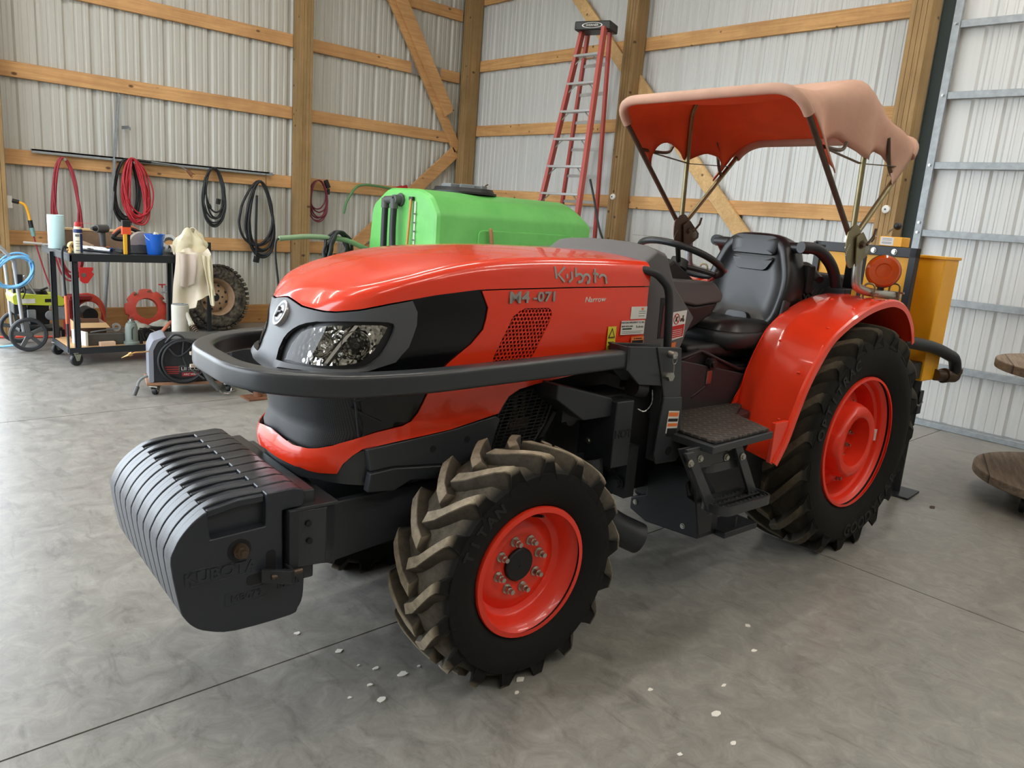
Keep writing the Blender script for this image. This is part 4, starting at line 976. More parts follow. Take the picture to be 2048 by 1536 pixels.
for a, b, c_, d in ((-.045,.02,-.02,.025),(-.01,.0,.0,.03),(.02,-.02,.05,.03),(-.04,-.025,-.015,-.015)):
    MB().prism([(a,b),(c_,b),(c_,b+.004),(a,b+.004)], (1.60,.280,1.10), (.97,0,.25), (-.1,-.15,.98), (0,-.002,0)).prism([(c_,b),(c_+.004,b),(c_+.004,d),(c_,d)], (1.60,.280,1.10), (.97,0,.25), (-.1,-.15,.98), (0,-.002,0)).build('chart_line', 'grey_paint', s_, smooth=0)
# ------------------------------------------------------------------ folded roll bar and rear controls
rb = MB()
rb.box((2.28,-.33,1.19),(.10,.06,.50)).build('roll_bar_post', 'black_paint', TR, bevel=.008)
MB().box((2.28,.33,1.19),(.10,.06,.50)).build('roll_bar_post', 'black_paint', TR, bevel=.008)
MB().tube(fillet([(1.86,-.26,1.455),(1.98,-.285,1.455),(2.10,-.31,1.37),(2.16,-.315,1.25)], .10, 8), .028, 12).build('folded_hoop', 'black_paint', TR, smooth=60)
MB().tube(fillet([(1.90,.26,1.455),(1.98,.285,1.455),(2.10,.31,1.37),(2.16,.315,1.25)], .10, 8), .028, 12).build('folded_hoop', 'black_paint', TR, smooth=60)
MB().tube([(1.92,-.27,1.45),(1.92,.27,1.45)], .026, 12).build('hoop_crossbar', 'black_paint', TR)
MB().box((1.985,-.24,1.470),(.10,.10,.012)).bolt((1.99,-.26,1.476),(0,0,1),.012,.012).build('hoop_plate', 'black_paint', TR, bevel=.003)
MB().box((2.02,-.02,1.30),(.06,.46,.14)).box((2.06,.05,1.16),(.05,.30,.20)).build('valve_block', 'engine_black', TR, bevel=.01)
MB().box((2.20,-.33,1.245),(.16,.10,.05)).build('hinge_box', 'black_paint', TR, bevel=.005)
MB().box((2.205,-.381,1.250),(.05,.002,.034)).build('caution_label', 'yellow_sticker', TR, smooth=0)
mb = MB()
for k in range(4): mb.tube([(1.95+.05*k,-.20,1.08),(2.12+.04*k,-.20,1.25)], .006, 6).tube([(2.14+.05*k,-.20,1.08),(1.97+.04*k,-.20,1.25)], .006, 6)
mb.build('guard_lattice', 'black_paint', TR)
MB().tube(smooth_path([(2.10,-.25,1.30),(2.2,-.1,1.36),(2.3,.05,1.30),(2.36,.1,1.2)],6), .02, 10).build('hydraulic_hose', 'black_rubber', TR, smooth=60)
MB().box((2.45,0,1.15),(.20,.46,.34)).build('rear_linkage', 'engine_black', TR, bevel=.02)
MB().tube([(2.3,-.36,.62),(3.0,-.36,.60)], .035, 10).build('lift_arm', 'dark_paint', TR)
MB().tube([(2.3,.36,.62),(3.0,.36,.60)], .035, 10).build('lift_arm', 'dark_paint', TR)
# ------------------------------------------------------------------ sun canopy on three folding hoops
PV = {-1: V((1.885,-.49,1.50)), 1: V((1.885,.49,1.50))}
def hoop(xt, zt, xc, zc, r=.13):
    """leg from the pivot to the corner, across the top, down the other leg"""
    a, b = PV[-1], PV[1]
    return fillet([a, (xt,-.49,zt), (xt,.49,zt), b], r, 8)
HP3 = [(1.285,2.07),(1.86,2.185),(2.395,2.005)]
for i, (x, z) in enumerate(HP3):
    MB().tube(hoop(x, z, 0, 0), .0125, 10).build('canopy_hoop', ('brown_steel','olive_zinc','olive_zinc')[i], TR, smooth=60)
def cloth(name, col, tcol):
    m = NT(name); v = m.coord('Object'); f = m.noise(v, 5, 5, .6); t = m.t
    lo = tuple(c*.86 for c in col[:3])+(1,); hi = tuple(min(1, c*1.12) for c in col[:3])+(1,)
    c = m.ramp(f, [(.3, lo), (.7, hi)]); m.l(c, m.b.inputs['Base Color']); m.b.inputs['Roughness'].default_value = .9; m.b.inputs['Specular IOR Level'].default_value = .1
    m.bump(m.noise(v, 260, 3, .5), .15, .004)
    tr = m.n('ShaderNodeBsdfTranslucent'); tr.inputs['Color'].default_value = tcol; mx = m.n('ShaderNodeMixShader'); mx.inputs[0].default_value = .30
    m.l(m.b.outputs[0], mx.inputs[1]); m.l(tr.outputs[0], mx.inputs[2]); m.l(mx.outputs[0], t.nodes['Material Output'].inputs[0]); MAT[name] = m.m
cloth('canopy_top', S(222,188,166), S(240,150,110)); cloth('canopy_under', S(206,92,66), S(240,140,100))
def canopy():
    mb = MB(); NU, NVs = 36, 40
    xs = [h[0] for h in HP3]
    def f(u, v):
        t = u*2; i = min(1, int(t)); w = t-i; h0, h1 = HP3[i], HP3[i+1]
        x = lerp(h0[0], h1[0], w); z = lerp(h0[1], h1[1], w); sag = sin(pi*w); sag2 = sag*sag*(1.6-.6*sag)
        # outline across: top, rounded corner, flap down the leg
        s = (v-.5)*2; a = abs(s); sg = 1 if s > 0 else -1
        flap0 = [.185, .215, .125]; fl_ = lerp(flap0[i], flap0[i+1], w)*(1-.55*sag2)
        top = .40; arcl = .20; L = top+arcl+fl_; d = a*L; r = .125
        # plan direction of the leg below the corner leans back to the pivot
        leg = (PV[1]-V((x,.49,z))).normalized()
        if d < top: y = .365*d/top; zz = 0; dx = 0; lean = 0
        elif d < top+arcl:
            th = (d-top)/arcl*pi/2; y = .365+.128*sin(th); zz = -.125*(1-cos(th)); lean = .125*(1-cos(th))
        else: q = d-top-arcl; y = .493; zz = -.125-q; lean = .125+q
        xx = x + leg.x/abs(leg.z)*lean*(1-.5*sag2)
        zz -= sag2*(.052*(1-(y/.5)**2)+.010)
        wr = .010*noise.noise(V((x*6, y*5, 3)))*sag + .006*noise.noise(V((x*14+5, y*4, zz*9)))*min(1, .3+lean*5)
        yy = y + sag2*(-.25*lean)
        return V((xx, sg*(yy+.018+wr*.5), z+zz+.017+wr))
    mb.grid(f, NU, NVs)
    o = mb.build('canopy_cloth', ['canopy_top','canopy_under'], TR, smooth=180)
    md = o.modifiers.new('solid', 'SOLIDIFY'); md.thickness = .004; md.offset = -1; md.material_offset = 1; md.use_quality_normals = True
    return o
cl = canopy()
# make sure the outside is the pale side
def face_up(o):
    me = o.data; up = sum(p.normal.z*p.area for p in me.polygons)
    if up < 0: me.flip_normals()
face_up(cl)
# sleeve rolled round the front hoop
hp = hoop(*HP3[0], 0, 0); cut = [p for p in hp if p.z > 1.875]
MB().tube([p+V((-.002,0,.006)) for p in cut], .0225, 12).build('canopy_hem', 'canopy_top', TR, smooth=60)
hp = hoop(*HP3[2], 0, 0); cut = [p for p in hp if p.z > 1.885]
MB().tube([p+V((.004,0,.004)) for p in cut], .024, 12).build('canopy_hem', 'canopy_top', TR, smooth=60)
for sg in (-1, 1):
    y = sg*.488
    def onleg(i, t): return PV[sg].lerp(V((HP3[i][0], sg*.49, HP3[i][1])), t)
    a, b, c_ = onleg(0,.66), onleg(1,.50), onleg(2,.72)
    MB().tube([a, b+V((0,-sg*.014,0)), c_], .006, 8, sec=[(-.008,-.002),(.008,-.002),(.008,.002),(-.008,.002)]).build('spreader_strap', 'brown_steel', TR, smooth=0)
    MB().tube(smooth_path([a, a.lerp(b,.5)+V((0,-sg*.01,.02)), a.lerp(b,.62)+V((0,-sg*.012,.06))], 5), .008, 8).build('spreader_arm', 'brown_steel', TR)
    MB().tube(smooth_path([onleg(2,.60), onleg(2,.60)+V((-.05,-sg*.01,.05)), onleg(2,.55)+V((-.075,-sg*.012,.20))], 6), .009, 8).build('spreader_arm', 'brown_steel', TR)
    # quadrant plates at the pivot
    P0 = PV[sg]; pm = 'olive_zinc' if sg < 0 else 'brown_steel'
    q1 = [(p.x, p.y) for p in smooth_path([(-.045,.055,0),(.01,.075,0),(.055,.03,0),(.05,-.02,0),(0,-.05,0),(-.04,-.02,0)], 5, True)]
    q2 = [(p.x, p.y) for p in smooth_path([(-.10,.03,0),(-.095,-.06,0),(-.05,-.125,0),(.0,-.11,0),(.03,-.02,0),(.02,.02,0),(-.03,.03,0)], 5, True)]
    MB().prism(q1, P0+V((0,-.008,.0)), (1,0,0), (0,0,1), (0,-.005,0)).build('quadrant_plate', pm, TR, smooth=0)
    MB().prism(q2, P0+V((.02,-.018,.01)), (1,0,0), (0,0,1), (0,-.005,0)).build('quadrant_plate', pm, TR, smooth=0)
    MB().prism([(-.03,.02),(.02,.045),(.11,-.02),(.11,-.045),(.0,-.11)], P0+V((.01,-.03,0)), (1,0,0), (0,0,1), (0,-.005,0)).build('quadrant_plate', pm, TR, smooth=0)
    each('plate_hole', 'white_paint', TR, lambda b, k: b.cyl(P0+V((-.055-.022*sin(radians(k*15)),-.0235,-.015-.008*k)), P0+V((-.055-.022*sin(radians(k*15)),-.0245,-.015-.008*k)), .0022, n=8), range(10))
    MB().bolt(P0+V((.03,-.036,-.01)), (0,-1,0), .014, .014).build('pivot_bolt', 'brown_steel', TR)
    MB().tube([P0+V((.085,-.035,-.03)), P0+V((.085,.06,-.03))], .02, 12).build('clamp_sleeve', 'zinc', TR)
    MB().tube([P0+V((.05,-.05,-.01)), P0+V((.09,-.055,.03)), P0+V((.10,-.055,.065))], .006, 8).build('wing_handle', 'brown_steel', TR)
    pipe = fillet([P0+V((.085,0,-.03)), V((1.985,sg*.49,1.34)), V((2.00,sg*.49,1.295)), V((2.10,sg*.49,1.272)), V((2.44,sg*.49,1.245))], .07, 7)
    MB().tube(pipe, .021, 14).build('support_pipe', 'zinc' if sg < 0 else 'galvanised', TR, smooth=60)
    for x in (2.135, 2.40):
        MB().box((x,sg*.49,1.262),(.022,.055,.008)).tube(fillet([(x,sg*.49-.026,1.225),(x,sg*.49-.026,1.31),(x,sg*.49+.026,1.31),(x,sg*.49+.026,1.225)], .024, 5), .005, 8).build('pipe_clamp', 'olive_zinc', TR)
        MB().tube([(x,sg*.49-.05,1.268),(x,sg*.49+.05,1.268)], .005, 8).build('clamp_bolt', 'zinc', TR)
# amber warning lamp
reg('amber_lens', S(196,74,10), .12, coat=.5)
c = V((2.245,-.49,1.370)); d = V((-.86,-.50,.08)).normalized()
am = MB().cyl(c, c-d*.05, .078, .074, 28).build('warning_lamp', 'black_plastic', TR, smooth=30, bevel=.004)
MB().lathe([(.077,.0),(.077,.012),(.067,.024),(.038,.028),(.033,.022),(.0,.026)], c, d, 32).build('amber_lens', 'amber_lens', am, smooth=30)
MB().lathe([(.079,-.002),(.081,.006),(.076,.010)], c, d, 32).build('lens_ring', 'brown_steel', am)
x, y, z = frame_of(d)
each('lens_screw', 'steel', am, lambda b, a: b.ball(c+d*.016+(x*cos(a)+y*sin(a))*.064, .004), [radians(q) for q in (90,210,330)])
MB().cyl((2.26,-.485,1.265),(2.26,-.485,1.32),.016,n=10).box((2.26,-.485,1.315),(.05,.05,.012)).build('lamp_stem', 'black_plastic', am)

# ================================================================== front weights: ten suitcase plates hung on the bracket
T_loc = Matrix.Translation(TR.location) @ Matrix.Rotation(radians(-3.0), 4, 'Z')
WO = [(p.x, p.y) for p in smooth_path([(a,b,0) for a,b in [(-.780,.702),(-.855,.700),(-.920,.690),(-.965,.665),(-1.000,.632),(-1.023,.595),(-1.033,.55),(-1.013,.425),(-1.000,.388),(-.975,.355),(-.938,.332),(-.866,.312),(-.705,.313),(-.682,.330),(-.667,.365),(-.664,.438)]], 3)] + [(-.690,.456),(-.728,.458),(-.732,.644),(-.672,.648),(-.664,.675),(-.675,.700),(-.70,.706)]
WK = [i for i, p in enumerate(WO) if p[0] < -.945][0]
def weight_mesh():
    t = .0625; mb = MB()
    WOr = [(p[0], p[1]) for p in WO]
    front = [(-.780,.702),(-.782,.608),(-.932,.600),(-.938,.682)] + WO[WK:]
    mb.prism(front, (0,0,0), (1,0,0), (0,0,1), (0,.038,0))
    mb.prism(WO, (0,.030,0), (1,0,0), (0,0,1), (0,t-.030,0))
    mb.prism([(-.780,.696),(-.855,.694),(-.938,.678),(-.938,.656),(-.855,.672),(-.780,.674)], (0,.012,0), (1,0,0), (0,0,1), (0,.02,0))
    return mb
PITCH = .0665
ordn = ['', 'second','third','fourth','fifth','sixth','seventh','eighth','ninth','']
w0 = None
for k in range(10):
    lab = ('black front weight plate nearest the front tyre, with raised lettering and a hex nut' if k == 0 else
           'black front weight plate at the far end of the row, beyond all the others' if k == 9 else
           '%s black front weight plate counting from the lettered end plate' % ordn[k])
    if w0 is None: w0 = weight_mesh().build('front_weight', 'weight_paint', None, smooth=25, bevel=.005, seg=2); w = w0
    else: w = w0.copy(); COL.objects.link(w)
    w.matrix_world = T_loc @ Matrix.Translation((0, -.333+k*PITCH, 0))
    tag(w, lab, 'tractor weight', 'front weight plates on the tractor')
def wp(name, mb, m, **k): return mb.build(name, m, w0, **k)
wp('bolt_recess', MB().cyl((-.855,.0005,.553),(-.855,-.0008,.553),.033,n=24), 'engine_black')
wp('hex_nut', MB().cyl((-.853,-.001,.553),(-.853,-.014,.553),.021,n=16).cyl((-.853,-.014,.553),(-.853,-.028,.553),.016,n=6).cyl((-.853,-.028,.553),(-.853,-.038,.553),.009,n=10), 'brown_steel')
wp('keyhole_slot', MB().prism(round_poly([(-.780,.533),(-.752,.533),(-.752,.47),(-.735,.46),(-.735,.44),(-.835,.44),(-.835,.47),(-.780,.475)],.012,3), (0,.0005,0), (1,0,0), (0,0,1), (0,-.0012,0)), 'engine_black', smooth=0)
fr = MB()
for a, b in (((-.985,.476),(-.822,.480)),((-.985,.522),(-.822,.522)),((-.985,.476),(-.985,.522)),((-.822,.480),(-.822,.522))): fr.tube([(a[0],0,a[1]),(b[0],0,b[1])], .002, 6)
wp('lettering_frame', fr, 'weight_paint')
text('raised_lettering', 'KUBOTA', .044, 'weight_paint', w0, (-.903,-.0005,.500), (1,0,.01), (0,0,1), ext=.0025, sx=1.12, bold=.001)
text('raised_lettering', 'MB079', .028, 'weight_paint', w0, (-.835,-.0005,.412), (1,0,.04), (0,0,1), ext=.002, sx=1.1)
text('raised_lettering', '100 lb', .028, 'weight_paint', w0, (-.715,-.0005,.420), (1,0,.04), (0,0,1), ext=.002, sx=1.05)
fr = MB()
for a, b in (((-.895,.392),(-.775,.400)),((-.895,.430),(-.775,.434)),((-.895,.392),(-.895,.430)),((-.775,.400),(-.775,.434))): fr.tube([(a[0],0,a[1]),(b[0],0,b[1])], .0015, 6)
wp('lettering_frame', fr, 'weight_paint')
# locking bar, clip and bolt (fixed to the tractor's bracket)
MB().box((-.708,-.348,.552),(.028,.018,.19)).build('weight_lock_bar', 'dark_paint', TR, smooth=0, bevel=.002)
MB().prism([(-.80,-.353),(-.735,-.40),(-.722,-.395),(-.722,-.345),(-.73,-.345),(-.73,-.383),(-.80,-.340)], (0,0,.448), (1,0,0), (0,1,0), (0,0,.04)).build('lock_clip', 'dark_paint', TR, smooth=0, bevel=.002)
MB().cyl((-.78,-.372,.470),(-.69,-.372,.470),.008,n=10).cyl((-.755,-.372,.470),(-.737,-.372,.470),.015,n=6).build('lock_bolt', 'brown_steel', TR)

# ================================================================== yellow hydraulic unit behind the tractor
IM = thing('hydraulic_unit', 'yellow hydraulic oil tank unit with black framed panel mounted behind the orange tractor', 'hydraulic unit', TR.location, -3.0)
MB().box2((3.10,-.425,.735),(3.30,.36,1.452)).build('oil_tank', 'yellow_paint', IM, smooth=0, bevel=.008)
MB().box2((3.09,-.432,1.440),(3.31,.365,1.456)).build('tank_lid', 'yellow_paint', IM, smooth=0, bevel=.003)
pn = MB().box2((2.95,-.30,.86),(2.972,.24,1.485)).build('front_panel', 'yellow_paint', IM, smooth=0, bevel=.003)
fr = MB().box2((2.935,-.335,.84),(2.985,-.295,1.49)).box2((2.935,-.335,1.435),(2.985,.28,1.49)).box2((2.935,.24,.84),(2.985,.28,1.49)).box2((2.935,-.335,.82),(3.10,.28,.86))
fr.build('panel_frame', 'dark_paint', IM, smooth=0, bevel=.003)
each('panel_bolt', 'zinc', IM, lambda b, p: b.bolt((2.934,p,1.462), (-1,0,0), .012, .012), [-.21,-.09,.05])
bl = MB().box2((2.93,-.245,1.49),(3.03,-.115,1.545)).build('valve_bank', 'yellow_paint', IM, smooth=0, bevel=.004)
MB().box((2.9295,-.16,1.518),(.001,.075,.046)).build('valve_label', 'white_sticker', bl, smooth=0)
for z in (1.532,1.524,1.512,1.506): MB().box((2.9288,-.16,z),(.0005,.055,.003)).build('label_print', 'grey_paint', bl, smooth=0)
MB().tube([(2.97,-.13,1.545),(2.965,-.15,1.575),(2.96,-.185,1.60)], .005, 8).build('lever', 'steel', bl)
MB().ball((2.955,-.195,1.605), .022, 16, 12).build('lever_knob', 'black_plastic', bl)
MB().cyl((2.96,.02,1.51),(2.96,.02,1.545),.03,n=16).box((2.96,.06,1.515),(.05,.07,.035)).tube([(2.96,-.05,1.51),(2.96,-.07,1.545)], .012, 8).build('gauge_fittings', 'chrome', IM)
MB().tube(fillet([(2.65,-.46,1.005),(3.10,-.465,.945),(3.40,-.468,.865),(3.455,-.465,.775)], .14, 8), .034, 16).build('suction_hose', 'black_rubber', IM, smooth=60)
MB().tube([(3.455,-.465,.80),(3.458,-.465,.772)], .038, 16).tube(fillet([(3.457,-.465,.785),(3.455,-.465,.745),(3.25,-.43,.768)], .04, 6), .034, 14).cyl((3.36,-.448,.757),(3.335,-.444,.760),.046,n=8).build('hose_elbow', 'brown_steel', IM, smooth=50)
st = thing('jack_stand', None, None); st.parent = IM
MB().cyl((3.245,-.335,.012),(3.165,-.365,.62),.028,n=16).build('jack_leg', 'black_paint', st)
MB().cyl((3.19,-.357,.45),(3.15,-.370,.77),.036,n=16).box((3.178,-.385,.60),(.05,.05,.14)).build('jack_sleeve', 'black_paint', st)
MB().tube([(3.13,-.40,.595),(3.14,-.42,.585),(3.20,-.41,.60),(3.215,-.36,.61)], .006, 8).build('jack_pin', 'steel', st)
MB().prism([(-.11,-.11),(.11,-.11),(.11,.11),(-.11,.11)], (3.25,-.333,0.0), (1,.12,0), (-.12,1,0), (0,0,.014)).build('jack_foot', 'black_paint', st, smooth=0, bevel=.003)
MB().box((3.05,-.20,.80),(.30,.42,.10)).box((3.05,0,.66),(.10,.60,.10)).build('subframe', 'dark_paint', IM, smooth=0, bevel=.006)
MB().box((3.0,.0,.60),(.09,.62,.08)).build('toolbar', 'dark_paint', IM, smooth=0, bevel=.006)
# ================================================================== things on and against the left wall
def coil(name, m, x0, z0, loops, r, label, cat, group=None, y=8.79, sway=0.0, n=26, bulge=.5, yj=.03, seed=1, plane='x', extra=None):
    rnd = random.Random(seed); pts = []
    for k, (w, h, dx) in enumerate(loops):
        for i in range(n):
            t = 2*pi*i/n; u = (1-cos(t))/2
            sx = sin(t)*(bulge+(1-bulge)*u*1.35)
            w2, h2, d2 = loops[(k+1) % len(loops)] if k+1 < len(loops) else (w, h, dx)
            f = i/n; ww, hh, dd = lerp(w, w2, f), lerp(h, h2, f), lerp(dx, d2, f)
            a = x0 + ww/2*sx + dd*u; z = z0 - hh*u; yy = y - yj*rnd.random()*.5 - yj*(.5+.5*sin(t*1+k*1.9)) 
            pts.append(V((a, yy, z)) if plane == 'x' else V((yy, a, z)))
    o = MB().tube(smooth_path(pts, 2), r, 7).build(name, m, None, smooth=60)
    return tag(o, label, cat, group)
HG = 'hoses and cords hung on the left wall'
coil('air_hose', 'red_rubber', 1.955, 1.715, [(.27,1.12,.02),(.25,1.18,.03),(.23,1.06,.03),(.22,.42,.0),(.26,1.22,.05),(.24,1.15,.06),(.28,1.2,.01)], .009, 'dusty red air hose hung in long loops above the paper towel roll', 'hose', HG, seed=2, bulge=.75)
coil('extension_cord', 'black_rubber', 2.545, 1.765, [(.30+.02*((k*5)%5-2),.62+.03*((k*3)%4-1.5),.04*((k*7)%5-2)*.5-.02) for k in range(15)], .009, 'black cord bundle hung behind the bright red hose', 'cord', HG, y=8.82, seed=3, bulge=.75)
coil('air_hose', reg('bright_red_hose', S(178,40,52), .45), 2.585, 1.775, [(.26,.62,.0),(.20,.66,.03),(.34,.52,.06),(.16,.68,.05),(.30,.60,.0),(.12,.66,.06),(.36,.46,.08),(.22,.69,.06),(.28,.64,.02),(.08,.62,.05),(.33,.56,.05),(.18,.65,.0),(.25,.67,.07)], .0085, 'bright red hose bundle hung on a pipe peg beside the steel strip', 'hose', HG, y=8.765, seed=4, bulge=.6)
coil('extension_cord', 'black_rubber', 3.432, 1.76, [(.27,.62,.0),(.25,.66,.01),(.28,.58,.0),(.24,.52,.0),(.26,.67,.02),(.22,.60,.0),(.20,.48,.02)], .010, 'black extension cord coil with two plugs, hung between torch and thick cable', 'cord', HG, seed=5, bulge=.8)
k_ = [o for o in bpy.data.objects if o.name == 'extension_cord.001'][0]
MB().box((3.475,8.745,1.40),(.045,.035,.06), Ry(8)).build('plug', 'black_plastic', k_, bevel=.006)
MB().box((3.375,8.745,1.345),(.03,.03,.05), Ry(-25)).build('plug', 'black_plastic', k_, bevel=.006)
coil('power_cable', 'black_rubber', 3.965, 1.66, [(.34,.80,.02),(.30,.76,.05),(.42,.84,.0),(.46,.62,-.10),(.30,.82,.06),(.36,.87,.04)], .0145, 'thick grey-black power cable hung beside the left wall post', 'cable', HG, seed=6, bulge=.55)
k_ = bpy.data.objects['power_cable']
MB().tube(smooth_path([(3.93,8.76,1.50),(3.915,8.75,1.1),(3.92,8.75,.82)], 6), .0145, 8).build('cable_tail', 'black_rubber', k_)
MB().box((3.922,8.75,.765),(.055,.05,.07), Ry(12)).cyl((3.905,8.745,.745),(3.885,8.74,.74),.006,n=8).cyl((3.905,8.745,.765),(3.885,8.74,.762),.006,n=8).build('plug', 'black_plastic', k_, bevel=.008)
MB().tube([(4.055,8.80,1.75),(4.058,8.80,1.60)], .004, 6).build('hanger_strap', 'rust', k_)
coil('air_hose', reg('maroon_hose', S(112,36,58), .45), 4.715, 1.735, [(.24,.46,.0),(.26,.50,-.02),(.25,.40,.0),(.23,.48,.02),(.27,.51,-.02),(.22,.24,.0),(.25,.44,.01)], .0085, 'small maroon hose coil hung just right of the left wall post', 'hose', HG, seed=7, bulge=.85)
k_ = bpy.data.objects['air_hose.002']
MB().box((4.83,8.77,1.70),(.05,.04,.10), Ry(-25)).box((4.85,8.77,1.61),(.03,.03,.07)).build('blow_gun', 'black_plastic', k_, bevel=.006)
# pegs
for x, z, nm in ((1.965,1.70,'red'),(2.605,1.735,'pipe')):
    o = MB().cyl((x,8.85,z),(x,8.735,z),.011,n=12).cyl((x,8.735,z),(x,8.731,z),.014,n=14).build('wall_peg', 'zinc', None)
    tag(o, 'short metal wall peg carrying the %s' % ('dusty red hose' if nm == 'red' else 'bright red hose bundle'), 'peg')
# steel strips
o = MB().box2((1.70,8.80,1.757),(4.10,8.848,1.772)).box2((1.70,8.80,1.735),(4.14,8.806,1.772)).build('steel_channel', 'galvanised', None, smooth=0)
tag(o, 'long grey steel channel lying along the third timber girt', 'steel channel')
o = MB().tube([(2.216,8.63,.0),(2.494,8.835,2.40)], .02, sec=[(-.028,-.003),(.028,-.003),(.028,.003),(-.022,.003),(-.022,.030),(-.028,.030)], up=(1,0,0)).build('angle_iron', 'galvanised', None, smooth=0)
tag(o, 'tall galvanised angle strip leaning upright against the left wall', 'steel angle')
o = MB().prism([(0,0),(.07,.012),(.07,.014),(0,.003)], (2.52,8.84,2.085), (.95,-.3,0), (0,0,1), (0,0,-.03)).prism([(.068,.0),(.072,.0),(.072,.03),(.068,.03)], (2.52,8.84,2.055), (.95,-.3,0), (0,0,1), (.02,.03,0)).build('wall_bracket', 'galvanised', None, smooth=0)
tag(o, 'small bent metal bracket sticking out of the cladding beside the angle strip', 'bracket')
wt = thing('weed_torch', 'long-necked torch with brass head lying along the girt', 'torch')
MB().tube(smooth_path([(2.66,8.79,1.76),(2.85,8.78,1.755),(3.06,8.77,1.742),(3.15,8.76,1.70)], 5), .008, 8).build('torch_pipe', 'grey_paint', wt)
MB().cyl((3.14,8.765,1.71),(3.20,8.745,1.652),.014,.026,16).build('torch_head', 'rust', wt)
MB().cyl((3.196,8.746,1.656),(3.206,8.742,1.647),.028,n=16).build('head_ring', reg('brass', S(206,160,100), .3, .8), wt)
MB().cyl((2.66,8.79,1.76),(2.78,8.785,1.757),.014,n=10).build('torch_valve', 'black_plastic', wt)
# outlet, plug and cord
ou = thing('power_outlet', 'white double socket box fixed to the post at the left edge', 'socket')
MB().box((1.478,8.75,1.262),(.045,.06,.115)).build('outlet_box', 'white_paint', ou, bevel=.004)
MB().tube([(1.462,8.78,1.32),(1.462,8.78,4.5)], .012, 10).build('conduit', 'galvanised', ou)
cd = thing('cord_set', 'yellow and red power cord plugged into the white socket', 'cord')
MB().cyl((1.50,8.73,1.275),(1.555,8.72,1.265),.020,n=12).build('plug', 'black_plastic', cd, bevel=.004)
MB().tube(smooth_path([(1.55,8.72,1.267),(1.60,8.71,1.24),(1.625,8.71,1.16),(1.635,8.71,1.09)], 6), .012, 8).build('adapter_lead', 'yellow_paint', cd)
MB().cyl((1.635,8.71,1.10),(1.645,8.71,1.02),.020,n=12).build('connector', 'black_plastic', cd)
MB().cyl((1.645,8.71,1.03),(1.658,8.71,.95),.022,.018,12).build('socket_end', reg('teal_plastic', S(120,160,160), .4), cd)
MB().tube(smooth_path([(1.658,8.71,.95),(1.70,8.70,.74),(1.76,8.68,.50),(1.86,8.62,.20),(1.90,8.55,.02)], 6), .007, 7).build('red_lead', 'red_rubber', cd)
# white knobs on the posts
for y, lab in ((5.895,'post beside the ladder'),(2.845,'right-hand post by the door')):
    o = MB().lathe([(.0,.02),(.018,.022),(.032,.016),(.036,.004),(.036,0)], (6.85,y,1.79), (-1,0,0), 24).build('post_button', 'white_paint', None, smooth=30)
    tag(o, 'round white plastic washer screwed to the %s' % lab, 'washer', 'round washers on the posts')
    MB().cyl((6.83,y,1.79),(6.822,y,1.79),.007,n=10).build('screw', 'black_plastic', o)
# green garden hose piece and red nozzle over the corner girt
gh = thing('garden_hose', 'short green garden hose with red nozzle hung over the corner girt', 'hose')
MB().tube(smooth_path([(5.065,8.76,1.36),(5.11,8.76,1.52),(5.22,8.76,1.68),(5.33,8.765,1.73),(5.52,8.77,1.735),(5.80,8.78,1.715)], 6), .016, 10).build('hose', reg('green_hose', S(92,140,90), .45), gh, smooth=60)
MB().cyl((5.80,8.78,1.715),(5.93,8.77,1.745),.02,.03,12).box((5.97,8.765,1.75),(.07,.035,.05), Ry(-20)).build('nozzle', 'red_paint', gh)
# hook in the back girt behind the tank
o = MB().tube(fillet([(6.99,8.33,1.62),(6.99,8.33,1.86),(6.99,8.27,1.88)], .03, 4), .009, 8).build('coat_hook', 'rust', None)
tag(o, 'bent dark steel hook on the back girt behind the green tank', 'hook')

# ================================================================== ladder
LD = thing('step_ladder', 'tall red fibreglass step ladder with aluminium treads by the back wall', 'ladder')
FT = [V((6.35,6.125,3.47)), V((6.35,5.815,3.47))]; FB = [V((6.07,6.25,1.69)), V((6.07,5.68,1.67))]
RTp = [V((6.50,6.185,3.47)), V((6.50,5.870,3.47))]; RB = [V((6.78,6.62,1.70)), V((6.78,6.06,1.62))]
ext_ = lambda a, b, z=0.0: a + (b-a)*((z-a.z)/(b.z-a.z))
def rail(a, b, nm, w, t):
    d = (b-a).normalized()
    MB().tube([a, b], .02, sec=[(-w/2,-t/2),(w/2,-t/2),(w/2,-t/2+.006),(-w/2+.006,-t/2+.006),(-w/2+.006,t/2-.006),(w/2,t/2-.006),(w/2,t/2),(-w/2,t/2)], up=(1,.35,0)).build(nm, 'fibreglass_red', LD, smooth=0)
for i in range(2):
    rail(FT[i], ext_(FT[i], FB[i]), 'front_rail', .035, .085); rail(RTp[i], ext_(RTp[i], RB[i]), 'rear_rail', .03, .06)
z = 3.205; k = 0
while z > .2:
    a, b = ext_(FT[0], FB[0], z), ext_(FT[1], FB[1], z); d = (b-a).normalized(); n_ = V((-d.y, d.x, 0))
    s_ = MB().tube([a, b], .04, sec=[(-.045,-.012),(.045,-.012),(.045,.012),(-.045,.012)], up=(0,0,1)).build('tread', 'aluminium', LD, smooth=0, bevel=.002)
    for p, q in ((a, 1), (b, -1)): MB().tube([p+d*q*.10+V((0,0,-.01)), p+d*q*.01+V((-.02,0,-.085))], .006, 6).build('tread_brace', 'aluminium', s_)
    if k < 9:
        a, b = ext_(RTp[0], RB[0], z-.05), ext_(RTp[1], RB[1], z-.05)
        MB().tube([a, b], .02, sec=[(-.012,-.016),(.012,-.016),(.012,.016),(-.012,.016)], up=(0,0,1)).build('rear_bar', 'aluminium', LD, smooth=0)
    z -= .2885; k += 1
